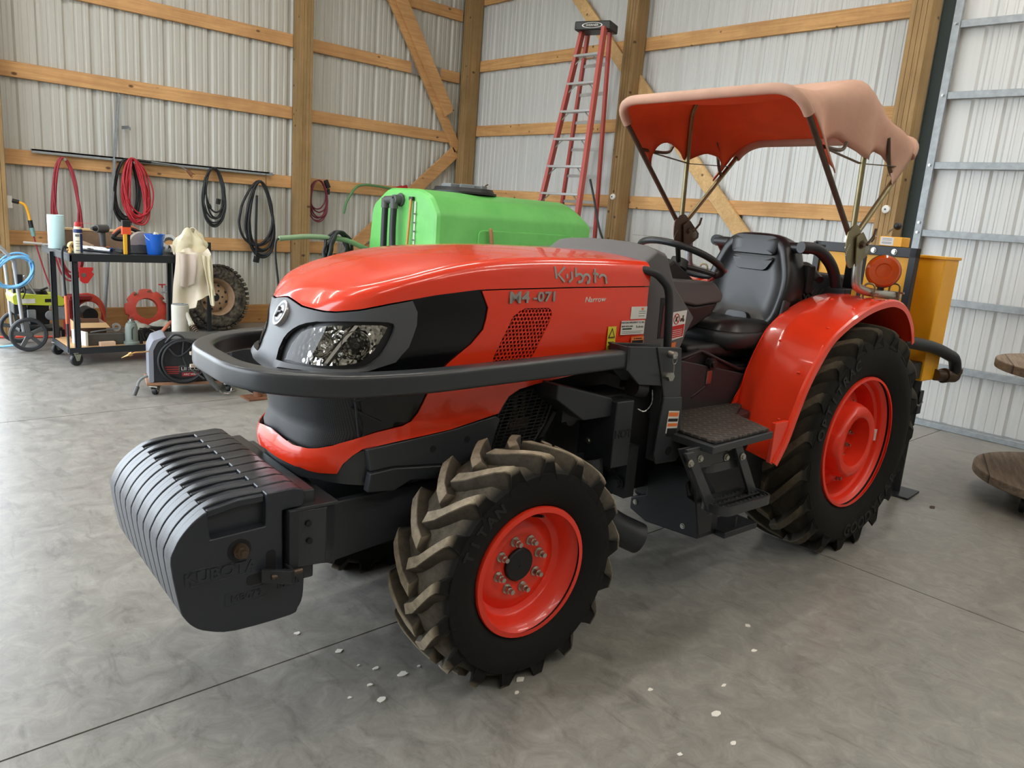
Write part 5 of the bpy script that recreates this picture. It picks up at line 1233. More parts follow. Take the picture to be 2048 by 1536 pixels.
d = (FT[1]-FT[0]).normalized(); n_ = V((.93,.37,0)).normalized(); c = (FT[0]+FT[1]+RTp[0]+RTp[1])/4
R_ = Matrix((n_, V((-n_.y,n_.x,0)), V((0,0,1)))).transposed()
cap = MB().box(c+V((0,0,.03)), (.25,.40,.09), R_).build('top_cap', 'black_plastic', LD, bevel=.015, seg=3)
o_ = c+V((0,0,.03)) - n_*.1255; cy_ = V((n_.y,-n_.x,0))
MB().loft([[o_ + cy_*(cos(2*pi*i/28)*.115*q) + V((0,0,sin(2*pi*i/28)*.028*q)) - n_*.0012 for i in range(28)] for q in (1, .88)], True, False).build('cap_oval', 'white_sticker', cap, smooth=0)
text('cap_lettering', 'WERNER', .030, 'white_sticker', cap, o_-n_*.001, cy_, (0,0,1), ext=.0008, sx=1.15)
MB().tube(smooth_path([(6.5,5.95,1.95),(6.48,5.85,1.75),(6.46,5.72,1.45),(6.46,5.60,1.25)], 5), .012, 8).build('hanging_strap', 'black_rubber', LD)

# ================================================================== green sprayer
SPR = thing('sprayer', 'green plastic sprayer tank with black lid and hoses behind the tractor bonnet', 'sprayer')
gm = NT('green_tank'); v_ = gm.coord('Object'); f_ = gm.noise(v_, 2.2, 5, .6)
gm.l(gm.ramp(f_, [(.3, S(98,184,92)), (.7, S(120,206,110))]), gm.b.inputs['Base Color']); gm.b.inputs['Roughness'].default_value = .38; MAT['green_tank'] = gm.m
prof = [(5.0,.55),(5.0,1.465),(5.10,1.600),(5.26,1.652),(5.72,1.652),(5.96,1.50),(6.0,1.14),(6.0,.55)]
x0_, x1_ = 3.72, 5.56
rg = []
cyy, czz = 5.5, 1.1
for x, s_ in ((x0_,.93),(x0_+.012,.975),(x0_+.04,1.0),(x1_-.20,1.0),(x1_-.05,.985),(x1_-.015,.96),(x1_,.90)):
    top_dx = .16 if x > x1_-.3 else 0
    rg.append([V((x - (top_dx*max(0,(b-1.45)/.2) if x > x1_-.1 else 0), cyy+(a-cyy)*s_, czz+(b-czz)*s_)) for a, b in round_poly(prof, [.03,.03,.05,.06,.06,.06,.05,.03], 3)])
MB().loft(rg, True, True).build('tank', 'green_tank', SPR, smooth=22)
MB().prism(round_poly([(4.15,1.36),(5.30,1.36),(5.30,.8),(4.15,.8)], .05, 3), (0,5.003,0), (1,0,0), (0,0,1), (0,-.018,0)).build('tank_panel', 'green_tank', SPR, smooth=0, bevel=.012)
MB().tube(fillet([(4.52,4.978,.98),(4.50,4.978,1.17),(4.60,4.978,1.215),(5.02,4.978,1.225),(5.10,4.978,1.17),(5.10,4.978,1.0)], .06, 4), .02, sec=[(-.032,-.004),(.032,-.004),(.032,.004),(-.032,.004)], up=(0,1,0)).tube([(4.78,4.978,1.22),(4.78,4.978,1.0)], .02, sec=[(-.02,-.004),(.02,-.004),(.02,.004),(-.02,.004)], up=(0,1,0)).build('tank_logo', 'badge_silver', SPR, smooth=0)
ld = MB().cyl((4.36,5.48,1.650),(4.36,5.48,1.668),.29,n=40).cyl((4.36,5.48,1.668),(4.36,5.48,1.70),.27,.255,40).build('tank_lid', 'black_plastic', SPR, smooth=30)
each('lid_rib', 'grey_paint', ld, lambda b, a: b.box(V((4.36,5.48,1.712))+Rz(a)@V((.12,0,0)), (.15,.12,.035), Rz(a)), [0,60,120,180,240,300], bevel=.006)
vt = thing('outlet_fitting', None, None); vt.parent = SPR
MB().cyl((3.735,5.50,1.555),(3.70,5.50,1.555),.055,n=8).cyl((3.70,5.50,1.555),(3.64,5.50,1.555),.038,n=14).cyl((3.655,5.50,1.555),(3.655,5.64,1.545),.032,n=14).cyl((3.655,5.64,1.56),(3.655,5.64,1.48),.034,n=14).cyl((3.655,5.51,1.56),(3.655,5.51,1.48),.034,n=14).build('fitting', reg('dark_grey_plastic', S(78,80,80), .5), vt)
MB().tube(smooth_path([(3.655,5.51,1.50),(3.652,5.51,1.25),(3.64,5.46,.9),(3.63,5.44,.6)], 6), .027, 12).build('hose', 'black_rubber', SPR, smooth=60)
MB().tube(smooth_path([(3.655,5.64,1.50),(3.652,5.64,1.25),(3.65,5.64,.6)], 6), .027, 12).build('hose', 'black_rubber', SPR, smooth=60)
MB().tube([(3.70,5.33,1.565),(3.67,5.36,.75)], .012, 8).build('level_tube', reg('amber_tube', S(190,140,70), .4), SPR)
MB().box((3.71,5.335,1.57),(.03,.05,.03)).build('level_bracket', 'black_plastic', SPR)
MB().tube([(3.713,5.285,1.55),(3.713,5.285,.75)], .008, 6).build('level_scale', 'white_paint', SPR)
each('scale_tick', 'dark_grey_plastic', SPR, lambda b, z: b.box((3.702,5.283,z),(.004,.03,.012)), [1.45,1.38,1.31,1.24,1.17,1.10])
lb = MB().box((3.728,5.93,1.12),(.004,.10,.16)).build('tank_label', 'green_hose', SPR, smooth=0)
for k in range(5): MB().box((3.7245,5.93,1.165-.02*k),(.001,.07,.003)).build('label_print', 'black_ink', lb, smooth=0)
MB().box2((3.75,5.05,.42),(5.5,5.95,.56)).build('cradle', 'green_hose', SPR, smooth=0, bevel=.02)
each('carriage_wheel', 'tyre_front', SPR, lambda b, y: b.lathe([(.10,-.07),(.26,-.09),(.33,-.06),(.33,.06),(.26,.09),(.10,.07)], (4.9,y,.33), (0,1,0), 36), [5.0,6.0])
MB().cyl((4.9,5.0,.33),(4.9,6.0,.33),.04,n=12).box((4.9,5.5,.40),(.12,.5,.10)).box((3.9,5.5,.22),(.08,.08,.44)).build('carriage_axle', 'green_hose', SPR)
MB().tube(fillet([(3.80,6.03,1.08),(3.52,6.05,1.185),(3.19,6.08,1.195),(2.93,6.1,1.165)], .10, 5), .022, 12).build('boom_arm', reg('boom_green', S(128,158,122), .45), SPR, smooth=60)
MB().tube(smooth_path([(2.925,6.1,1.165),(2.90,6.1,1.13),(2.90,6.1,1.0),(2.93,6.1,.75),(2.95,6.1,.4)], 6), .010, 8).build('drop_hose', 'black_rubber', SPR)
coil('spray_hose', 'black_rubber', 6.0, 1.245, [(.34,.42,.0),(.30,.46,.0),(.36,.38,.0),(.28,.40,.0),(.24,.34,.03),(.20,.40,-.03)], .014, 'black hose coil draped over the pale green boom arm', 'hose', None, y=3.50, seed=11, plane='y', yj=.05, bulge=.8)
o = bpy.data.objects['spray_hose']
o.matrix_world = Matrix.Translation((3.46,6.06,0)) @ Matrix.Rotation(radians(-75), 4, 'Z') @ Matrix.Translation((-3.46,-6.0,0))
o = MB().tube([(4.42,4.86,.0),(4.25,4.95,1.36)], .017, 10).ball((4.249,4.951,1.362), .0175).build('broom_handle', reg('broom_wood', S(160,116,76), .6), None, smooth=60)
tag(o, 'plain wooden handle leaning upright against the green tank', 'handle')
# ================================================================== steel work cart and what lies on it
CT = thing('work_cart', 'black angle-steel work cart on casters with plywood lower shelf by the left wall', 'cart')
reg('angle_steel', S(38,42,46), .45, .3); reg('plywood', S(196,158,112), .7, var=.12)
MB().box2((1.575,7.01,.905),(2.62,7.98,.928)).build('cart_top', 'angle_steel', CT, smooth=0, bevel=.002)
MB().box2((1.575,7.005,.865),(2.62,7.02,.915)).box2((1.575,7.005,.865),(1.59,7.98,.915)).box2((2.605,7.005,.865),(2.62,7.98,.915)).build('top_rail', 'angle_steel', CT, smooth=0)
each('cart_leg', 'angle_steel', CT, lambda b, p: b.box2((p[0],p[1],.12),(p[0]+.042,p[1]+.006,.90)).box2((p[0],p[1],.12),(p[0]+.006,p[1]+.042,.90)), [(1.595,7.02),(1.55,7.55),(2.385,7.02),(2.52,7.55)])
MB().box2((1.55,7.02,.115),(2.57,7.60,.135)).box2((1.55,7.012,.10),(2.43,7.02,.155)).box2((1.545,7.02,.10),(1.552,7.60,.15)).build('shelf_frame', 'angle_steel', CT, smooth=0)
MB().box2((1.556,7.024,.135),(2.56,7.595,.150)).build('shelf_board', 'plywood', CT, smooth=0)
def caster(x, y, par, r=.052, a=20):
    c = thing('caster', None, None); c.parent = par; R_ = Rz(a)
    d = R_@V((0,1,0)); p = V((x,y,r))
    MB().lathe([(.0,-.016),(r*.9,-.016),(r,-.010),(r,.010),(r*.9,.016),(0,.016)], p, d, 24).build('caster_wheel', 'black_rubber', c)
    MB().prism([(-.012,-.01),(.012,-.01),(.034,r+.006),(-.034,r+.006)], p-d*.022, R_@V((1,0,0)), (0,0,1), d*.003).prism([(-.012,-.01),(.012,-.01),(.034,r+.006),(-.034,r+.006)], p+d*.019, R_@V((1,0,0)), (0,0,1), d*.003).box(p+V((0,0,r+.006)), (.07,.06,.006), R_).build('caster_fork', 'zinc', c, smooth=0)
    MB().cyl(p-d*.026, p+d*.026, .007, n=8).build('axle_bolt', 'steel', c)
for x, y in ((1.60,7.04),(1.575,7.56),(2.38,7.04),(2.52,7.56)): caster(x, y, CT)
Zt = .929
def on(name, label, cat, mb_m, loc=(0,0,0), rz=0, group=None, **k):
    t_ = thing(name, label, cat, loc, rz, group)
    for nm, mb, m in mb_m: mb.build(nm, m, t_, **k)
    return t_
on('paper_towel_roll', 'pale blue roll of shop paper towel standing on the cart top', 'paper towel', [('roll', MB().lathe([(.022,.0),(.062,.0),(.064,.004),(.064,.276),(.062,.28),(.022,.28)], n=40), reg('blue_paper', S(186,220,226), .85, bump=.1, bscale=200)), ('core', MB().lathe([(.022,.28),(.019,.28),(.019,.2)], n=24), 'cardboard')], (1.605,7.55,Zt))
on('spray_can', 'white and navy spray can with a red straw cap at the cart corner', 'spray can', [
    ('can', MB().lathe([(0,0),(.030,0),(.033,.004),(.033,.185),(.030,.192),(.026,.205),(.026,.215),(0,.215)], n=28), reg('can_cream', S(222,216,190), .35)),
    ('label_band', MB().lathe([(.0332,.165),(.0336,.165),(.0336,.192),(.031,.195)], n=28), reg('navy', S(34,48,98), .4)),
    ('label_side', MB().lathe([(.0334,.006),(.0334,.16)], n=12, a0=.2, a1=1.9), 'navy'),
    ('label_text', MB().box((-.012,-.0325,.145),(.03,.003,.02)).box((-.010,-.0325,.10),(.032,.002,.004)).box((-.010,-.0325,.08),(.032,.002,.004)).box((-.010,-.0325,.06),(.03,.002,.004)).box((-.01,-.0325,.025),(.03,.002,.008)), 'grey_paint'),
    ('spray_cap', MB().lathe([(.024,.215),(.024,.235),(.018,.25),(.014,.252),(0,.252)], n=20), 'red_paint'),
    ('straw', MB().tube([(.01,0,.244),(.12,.02,.243)], .002, 6), reg('pink_plastic', S(230,120,110), .4))], (1.655,7.06,Zt))
on('splitting_tool', 'upright tool with yellow handle and orange and black head on cart edge', 'tool', [
    ('handle', MB().box((-.012,0,.085),(.028,.026,.17)), reg('tool_yellow', S(222,168,40), .5)),
    ('head_sleeve', MB().box((0,.01,.20),(.07,.04,.07)), reg('tool_orange', S(222,84,44), .5)),
    ('head_cap', MB().box((0,.01,.255),(.066,.045,.055)), 'black_plastic'),
    ('rear_leg', MB().box((.02,.03,.085),(.03,.025,.17)), 'black_plastic')], (2.02,7.045,Zt), bevel=.004)
bk = on('bucket', 'small bright blue plastic bucket on the cart top', 'bucket', [
    ('body', MB().lathe([(0,0),(.058,0),(.060,.003),(.079,.168),(.084,.168),(.084,.176),(.077,.176),(.057,.008),(0,.008)], n=36), 'blue_plastic'),
    ('bail', MB().tube(arc((0,0,.165), V((1,0,0)), V((0,-.75,-.66)), .083, 0, 180, 16), .0025, 6), 'white_paint')], (2.262,7.10,Zt))
on('brush', 'pale scrap of material poking out of the blue bucket', 'rag', [('scrap', MB().box((0,0,0),(.035,.05,.12), Rx(20)@Ry(15)), reg('grey_cloth', S(190,188,176), .9))], (2.275,7.15,1.06), bevel=.008)
# circular saw
sw_ = thing('circular_saw', 'circular saw with orange handle and grey blade guard on the cart', 'saw', (2.15,7.25,Zt), 4)
MB().box((.0,.0,.006),(.30,.14,.006)).box((-.13,.0,.02),(.03,.14,.03)).build('shoe', 'dark_grey_plastic', sw_, bevel=.002)
MB().lathe([(.0,-.02),(.105,-.02),(.112,-.012),(.112,.012),(.105,.02),(.0,.02)], (.04,-.03,.075), (0,1,0), 36, -.1, pi+.5).build('blade_guard', reg('guard_grey', S(158,150,142), .45), sw_, smooth=30)
MB().cyl((.04,-.036,.075),(.04,-.034,.075),.092,n=40).build('blade', 'steel', sw_)
MB().lathe([(.0,-.016),(.10,-.016),(.10,.016),(0,.016)], (.04,-.04,.07), (0,1,0), 30, pi, 2*pi).build('lower_guard', 'dark_grey_plastic', sw_, smooth=30)
MB().cyl((.04,.0,.08),(.04,.12,.08),.045,n=20).build('motor', 'black_plastic', sw_, bevel=.006)
MB().tube(smooth_path([(.06,.04,.17),(-.02,.04,.205),(-.11,.04,.185),(-.165,.04,.135),(-.15,.04,.115),(-.08,.04,.11),(0,.04,.12)], 5), .019, 10).build('handle', 'black_plastic', sw_, smooth=60)
MB().tube(smooth_path([(.04,.04,.192),(-.03,.04,.222),(-.115,.04,.202),(-.17,.04,.15)], 5), .012, 10).build('handle_trim', reg('saw_orange', S(214,110,70), .45), sw_, smooth=60)
dr = thing('impact_driver', 'black and orange cordless driver standing on its battery on the cart', 'drill', (1.90,7.28,Zt), 35)
MB().box((.0,0,.022),(.10,.065,.044)).build('battery', 'saw_orange', dr, bevel=.01)
MB().tube([(0,0,.04),(-.01,0,.16)], [.022,.026], 12).build('grip', 'dark_grey_plastic', dr, smooth=60)
MB().cyl((.045,0,.195),(-.085,0,.195),.034,n=20).build('motor_body', 'dark_grey_plastic', dr, bevel=.006)
MB().cyl((-.085,0,.195),(-.115,0,.195),.024,.014,16).cyl((-.115,0,.195),(-.13,0,.195),.012,n=10).build('chuck', 'black_plastic', dr)
o = MB().cyl((1.70,7.42,Zt+.024),(1.92,7.12,Zt+.024),.024,n=24).build('metal_tube', 'chrome', None, smooth=30); tag(o, 'shiny metal tube lying diagonally between spray can and driver', 'tube')
MB().cyl((1.9195,7.1207,Zt+.024),(1.921,7.1187,Zt+.024),.015,n=20).build('tube_bore', 'engine_black', o)
o = MB().box2((1.66,7.62,Zt),(2.24,7.66,Zt+.165)).build('wood_board', reg('rough_board', S(128,104,84), .8, var=.2), None, smooth=0, bevel=.003); tag(o, 'brown timber board standing on edge across the back of the cart', 'board')
MB().box2((1.655,7.615,Zt+.155),(2.245,7.665,Zt+.172)).build('pale_edge', reg('fresh_wood', S(226,196,150), .7), o, smooth=0)
o = MB().box((1.80,7.45,Zt+.05),(.12,.07,.035), Ry(22)).build('sanding_block', reg('pale_wood', S(206,176,150), .8), None, smooth=0, bevel=.004); tag(o, 'tilted pale wooden block in front of the brown board', 'block')
o = MB().lathe([(.0,.0),(.036,.0),(.04,.006),(.04,.03),(.036,.036),(.02,.036),(.02,.0)], (1.655,7.28,Zt+.04), (.3,-1,0), 28).build('tape_roll', reg('tape_tan', S(206,176,120), .5), None); tag(o, 'small tan tape roll standing beside the spray can', 'tape')
bf = thing('brass_fitting', 'small brass pipe fitting at the left cart corner', 'fitting', (1.60,7.09,Zt))
MB().cyl((0,0,0),(0,0,.035),.014,n=6).cyl((0,0,.035),(0,0,.05),.011,n=12).cyl((0,0,.025),(-.022,0,.025),.009,n=10).build('fitting', 'brass', bf)
o = MB().tube([(1.44,7.97,Zt+.012),(1.56,7.85,Zt+.010)], .010, 8).tube([(1.43,7.93,Zt+.012),(1.56,7.85,Zt+.010)], .010, 8).box((1.585,7.835,Zt+.01),(.05,.035,.014), Rz(-40)).build('pliers', reg('dull_handle', S(150,142,132), .6), None); tag(o, 'pliers overhanging the far left corner of the cart', 'pliers')
for i, (y, z, lab, col, r) in enumerate(((7.36,.078,'grey ring roll standing tilted beside the white towel', S(150,152,152), .075), (7.32,.02,'grey ring roll lying flat under the tilted ring', S(134,136,136), .07))):
    o = MB().lathe([(r*.55,-.025),(r*.92,-.028),(r,-.018),(r,.018),(r*.92,.028),(r*.55,.025),(r*.55,-.025)], (2.47+.02*i,y,Zt+z+.012), (-.35,-.72,.55) if i == 0 else (0,0,1), 36).build('duct_tape', reg('tape_grey_%d' % i, col, .4), None, smooth=40); tag(o, lab, 'tape', 'grey rings by the towel')
pb = thing('pry_bar', 'long black pry bar hooked over the left side of the cart', 'pry bar')
MB().tube(smooth_path([(1.60,7.12,.955),(1.565,7.11,.975),(1.545,7.10,.94),(1.545,7.095,.80),(1.550,7.07,.45),(1.548,7.05,.14)], 6), .010, 8).build('bar', 'angle_steel', pb, smooth=60)
MB().box((1.549,7.052,.13),(.022,.02,.035)).build('bar_tip', 'angle_steel', pb, bevel=.003)
MB().tube([(1.549,7.078,.58),(1.550,7.065,.35)], .0115, 8).build('orange_band', 'saw_orange', pb)
o = MB().prism([(-.06,.0),(-.06,.065),(.045,.065),(.045,.045),(.03,.03),(.05,.01),(.0,-.065),(-.03,-.065),(-.055,-.045)], (1.70,7.00,.755), (1,0,0), (0,0,1), (0,.014,0)).build('welding_magnet', 'red_paint', None, smooth=0, bevel=.002); tag(o, 'red arrow-shaped welding magnet stuck to the cart leg', 'magnet')
MB().cyl((1.672,7.0005,.758),(1.672,6.998,.758),.018,n=20).build('magnet_hole', 'steel', o)
# towels
def towel(name, label, f, nu, nv, m):
    o = MB().grid(f, nu, nv).build(name, m, None, smooth=180, solid=.006); return tag(o, label, 'towel')
reg('towel_white', S(226,216,198), .95, bump=.4, bscale=260); reg('towel_grey', S(206,192,182), .95, bump=.4, bscale=260)
def tw1(u, v):
    a = u*2-1; t = v*1.15          # hanging sheet over the right front corner
    x = 2.40+.30*u; w = .018*sin(u*13)+.02*noise.noise(V((u*4,v*3,1)))
    if t < .25: y, z = 7.20-.17*t/.25*1.0, .95+.035*sin(u*9+t*20)+.02+.02*noise.noise(V((u*5,t*9,4)))
    else: q = t-.25; y, z = 7.0-w-.015*sin(q*7)-.03*q, .965-q*(.52 if u < .55 else .46)*(1.0+.08*sin(u*5)); x += -.03*q*(1-u)+.06*q*(u-.4)
    return V((x, y-.014, z))
towel('towel', 'white terry towel hanging over the front corner of the cart', tw1, 30, 36, 'towel_white')
def tw2(u, v):
    th = u*2*pi; r = (.145+.025*sin(3*th+2)+.02*sin(5*th))*(1-.75*v**2.2)
    z = .95+.20*v**.85*(1+.12*sin(2*th)) + .012*noise.noise(V((cos(th)*3,sin(th)*3,v*6)))
    r *= 1+.16*noise.noise(V((cos(th)*2.2,sin(th)*2.2,v*4+7)))
    return V((2.56+r*cos(th)*1.05+.02*v, 7.14+r*sin(th)*.8, z))
towel('towel', 'crumpled cream towel heaped on the corner of the cart', tw2, 40, 18, reg('towel_cream', S(232,224,196), .95, bump=.4, bscale=260))
def tw3(u, v):
    x = 2.655+.07*(u-.5)*(1-.35*v)+.06*v*(1 if v > .6 else v/.6)*.8; z = .93-.44*v+.03*abs(u-.5); y = 6.965-.012*sin(u*9+v*3)-.02*v
    return V((x, y, z))
towel('towel', 'narrow dirty end of a towel dangling lowest in front of the spare tyre', tw3, 10, 24, 'towel_cream')
def tw4(u, v):
    x = 2.425+.13*u-.01*v; z = .95-.30*v*(1-.25*abs(u-.4)); y = 6.955-.012*sin(u*8)-.016*sin(v*4)
    return V((x, y, z))
towel('towel', 'short greyish folded cloth lying over the front of the white towel', tw4, 16, 18, 'towel_grey')
# lower shelf
zs = .1505
cb = thing('cardboard_box', 'open brown cardboard box on the cart\'s lower shelf', 'box', (1.78,7.38,zs), -4)
MB().box2((-.115,-.14,0),(.115,.14,.006)).box2((-.115,-.14,0),(-.111,.14,.17)).box2((.111,-.14,0),(.115,.14,.17)).box2((-.115,-.14,0),(.115,-.136,.17)).box2((-.115,.136,0),(.115,.14,.17)).build('carton', reg('dark_carton', S(108,78,58), .85), cb, smooth=0)
MB().prism([(-.115,0),(.115,0),(.135,.075),(-.10,.07)], (0,-.14,.17), (1,0,0), (0,-.75,-.45), (0,.003,.003)).build('carton_flap', 'cardboard', cb, smooth=0)
MB().box((-.1155,0,.12),(.002,.27,.10)).build('carton_side', 'cardboard', cb, smooth=0)
o = MB().box2((1.700,7.10,zs),(2.00,7.17,zs+.095)).build('steel_block', reg('dark_iron', S(74,72,68), .7, .3, var=.25), None, smooth=0, bevel=.004); tag(o, 'rough dark steel bar block lying in front of the box', 'steel block')
o = MB().box((1.665,7.18,zs+.06),(.02,.20,.12), Rz(18)).build('plastic_tray', 'white_paint', None, smooth=0, bevel=.003); tag(o, 'white panel standing beside the lower left cart leg', 'panel')
o = MB().box((1.845,7.065,zs+.018),(.12,.05,.036), Rz(3)).build('wood_offcut', 'pale_wood', None, smooth=0, bevel=.002); tag(o, 'small pale wood offcut at the front of the lower shelf', 'wood block')
jk = thing('bottle_jack', 'grey-green bottle jack standing on the cart\'s lower shelf', 'jack', (2.045,7.08,zs))
MB().lathe([(0,0),(.064,0),(.064,.022),(.052,.03),(.050,.15),(.040,.185),(.026,.19),(.026,.205),(.020,.206),(0,.206)], n=32).build('jack_body', reg('jack_green', S(112,122,116), .5), jk, smooth=40)
MB().cyl((0,0,.20),(0,0,.222),.016,n=12).build('jack_screw', 'steel', jk)
MB().tube(fillet([(-.012,-.055,.05),(-.012,-.056,.145),(.006,-.055,.16)], .01, 3), .004, 6).build('carry_handle', 'black_paint', jk)
MB().cyl((.075,0,0),(.075,0,.09),.018,n=12).box((.075,0,.10),(.03,.03,.05)).tube([(.075,-.02,.11),(.10,-.03,.04)], .006).build('pump', 'black_paint', jk)
o = MB().lathe([(.018,-.02),(.036,-.02),(.04,-.012),(.04,.012),(.036,.02),(.018,.02),(.018,-.02)], (1.965,7.22,zs+.13), (-.3,-1,.2), 24).build('bearing', 'steel', None); tag(o, 'small steel bearing ring lying on top of the dark block', 'bearing')
o = MB().tube([(1.75,7.19,zs+.10),(1.98,7.21,zs+.125)], .007, 8).build('steel_rod', 'grey_paint', None); tag(o, 'thin steel rod resting across the dark block', 'rod')
fb = thing('breaker_pipe', 'faded orange bent pipe tool leaning on the lower shelf', 'tool')
MB().tube(fillet([(2.20,7.05,zs+.02),(2.30,7.08,zs+.10),(2.405,7.14,zs+.185),(2.44,7.10,zs+.10),(2.46,7.06,zs+.012)], .03, 4), .016, 10).build('bent_pipe', reg('faded_orange', S(200,122,96), .55), fb, smooth=60)
def rag(u, v):
    x = 2.13+.28*u; y = 7.20+.16*v; z = zs+.145+.028*sin(u*7+v*3)+.02*noise.noise(V((u*4,v*4,2)))-.05*(abs(v-.5)*2)**2
    return V((x, y, z))
o = MB().grid(rag, 20, 12).build('shop_rag', reg('rag_grey', S(168,166,152), .95), None, smooth=180, solid=.006); tag(o, 'grey shop rag draped over parts on the lower shelf', 'rag')
o = MB().box((2.27,7.28,zs+.06),(.26,.15,.12), Rz(6)).cyl((2.22,7.19,zs+.05),(2.22,7.16,zs+.05),.035,n=16).cyl((2.33,7.19,zs+.06),(2.33,7.15,zs+.06),.028,n=16).box((2.36,7.13,zs+.03),(.06,.05,.06)).build('gear_case', 'engine_black', None, smooth=0, bevel=.008); tag(o, 'dark machine part under the grey rag on the lower shelf', 'machine part')

# ================================================================== on the floor along the left wall
def ring_weight(name, cx, z, y, tilt, label):
    t_ = thing(name, label, 'wheel weight', (cx, y, z)); t_.rotation_euler = (radians(tilt), 0, radians(-8))
    mb = MB(); n = 72; R0 = .108
    def outer(a):
        k = (math.degrees(a) % 45)/45; return .208 - (.022 if .42 < k < .58 else 0)
    rg = []
    for rr_, d in ((0,0),(1,0),(2,0),(3,0),(4,0),(5,0)):
        pass
    rings = []
    for j in range(6):
        ring = []
        for i in range(n):
            a = 2*pi*i/n; ro = outer(a)
            r_, d = [(ro-.006,.035),(ro,.028),(ro,-.028),(R0+.03,-.05),(R0,-.055),(R0,.035)][j]
            ring.append(V((r_*cos(a), d, r_*sin(a))))
        rings.append(ring)
    mb.loft(rings, True, False, loop=True); mb.build('cast_ring', 'cast_weight_orange', t_, smooth=30)
    for a in (35, 80, 125, 215, 305): 
        p = V((.175*cos(radians(a)), -.036, .175*sin(radians(a))))
        MB().cyl(p, p+V((0,-.004,0)), .018, n=14).build('bolt_seat', 'rust', t_)
    for a in (25, 120):
        p = V((.185*cos(radians(a)), -.03, .185*sin(radians(a))))
        MB().cyl(p, p+V((0,-.03,0)), .016, n=6).cyl(p+V((0,-.03,0)), p+V((0,-.06,0)), .009, n=10).build('ring_bolt', 'zinc', t_)
    return t_
ring_weight('wheel_weight', 2.615, .245, 8.52, -14, 'orange cast ring wheel weight leaning below the black cords')
rl = thing('hose_reel', 'red hose reel with orange hose standing behind the cart\'s left legs', 'hose reel', (2.00,8.45,0))
MB().box((-.14,0,.19),(.03,.26,.38)).box((0,0,.015),(.36,.28,.03)).box((-.04,0,.39),(.20,.20,.04)).build('reel_frame', reg('dark_red', S(132,32,34), .5), rl, bevel=.008)
mb = MB()
for k in range(5):
    r_ = .12+.012*k; mb.tube([(.04+r_*cos(2*pi*i/30), -.05+.025*k, .22+r_*1.15*sin(2*pi*i/30)) for i in range(30)], .010, 8, closed=True)
mb.build('reel_hose', reg('orange_hose', S(206,74,52), .45), rl)
MB().cyl((.04,-.10,.22),(.04,.10,.22),.07,n=20).build('reel_drum', 'black_paint', rl)
MB().tube(smooth_path([(.12,-.06,.34),(.17,-.07,.18),(.15,-.08,.02),(-.05,-.1,.012),(-.5,.0,.012),(-.9,.1,.012)], 6), .010, 8).build('hose_tail', 'orange_hose', rl)
vb = thing('ball_valve', 'grey steel post with red valve handle standing behind the cart', 'valve', (2.83,8.42,0))
MB().box((0,0,.22),(.075,.06,.44)).build('valve_post', 'grey_paint', vb, bevel=.006)
MB().cyl((-.04,0,.47),(.10,0,.47),.022,n=12).box((-.02,0,.47),(.06,.05,.06)).tube([(-.04,-.02,.435),(-.10,-.02,.435)], .008).build('valve_body', 'galvanised', vb)
MB().box((-.09,-.02,.515),(.07,.025,.012)).cyl((-.09,-.02,.48),(-.09,-.02,.515),.008,n=8).build('valve_handle', 'red_paint', vb, bevel=.002)
o = MB().box2((3.13,8.18,0),(3.17,8.21,.98)).build('steel_bar', 'angle_steel', None, smooth=0, bevel=.003); tag(o, 'upright black steel bar standing in front of the spare tyre', 'steel bar')
sp = thing('spare_wheel', 'muddy off-road spare wheel with tan steel rim against the left wall', 'wheel', (3.335,8.555,.352)); sp.rotation_euler = (radians(-9), 0, radians(8))
m = NT('muddy_tread'); v_ = m.coord('Object'); vo = m.n('ShaderNodeTexVoronoi'); vo.inputs['Scale'].default_value = 26; m.l(v_, vo.inputs['Vector']); f_ = m.noise(v_, 12, 5, .65)
m.l(m.mix(m.ramp(f_, [(.42,0.0),(.65,.8)]), S(44,42,40), S(120,110,94)), m.b.inputs['Base Color']); m.b.inputs['Roughness'].default_value = .85; m.bump(vo.outputs['Distance'], .9, .02); MAT['muddy_tread'] = m.m
mb = MB(); N_ = 40
mb.lathe([(.20,-.10),(.215,-.115),(.28,-.135),(.325,-.125),(.345,-.10),(.35,-.05),(.352,0),(.35,.05),(.345,.10),(.325,.125),(.28,.135),(.215,.115),(.20,.10)], (0,0,0), (0,1,0), 64)
for k in range(N_):
    a = 2*pi*k/N_
    for y_ in (-.115,-.04,.04,.115):
        aa = a+(.5 if abs(y_) > .1 else 0)*2*pi/N_; p = V((.350*cos(aa), y_, .350*sin(aa)))
        mb.box(p, (.022,.05,.034), Matrix.Rotation(-aa, 3, 'Y'))
mb.build('tyre', 'muddy_tread', sp, smooth=30)
MB().lathe([(.205,-.115),(.21,-.105),(.195,-.10),(.185,-.085),(.170,-.05),(.165,-.02),(.15,-.03),(.11,-.05),(.085,-.055),(.045,-.055),(.045,.0)], (0,0,0), (0,1,0), 56).build('rim', reg('tan_rim', S(158,130,104), .6, var=.2), sp, smooth=40)
MB().cyl((0,-.052,0),(0,-.040,0),.046,n=24).build('hub_bore', 'engine_black', sp)
each('lug_hole', 'engine_black', sp, lambda b, a: b.cyl((.078*cos(a),-.0575,.078*sin(a)),(.078*cos(a),-.05,.078*sin(a)),.011,n=12), [2*pi*k/6 for k in range(6)])
each('rim_window', 'engine_black', sp, lambda b, a: b.cyl((.135*cos(a),-.042,.135*sin(a)),(.135*cos(a),-.03,.135*sin(a)),.016,n=12), [2*pi*(k+.5)/8 for k in range(8)])
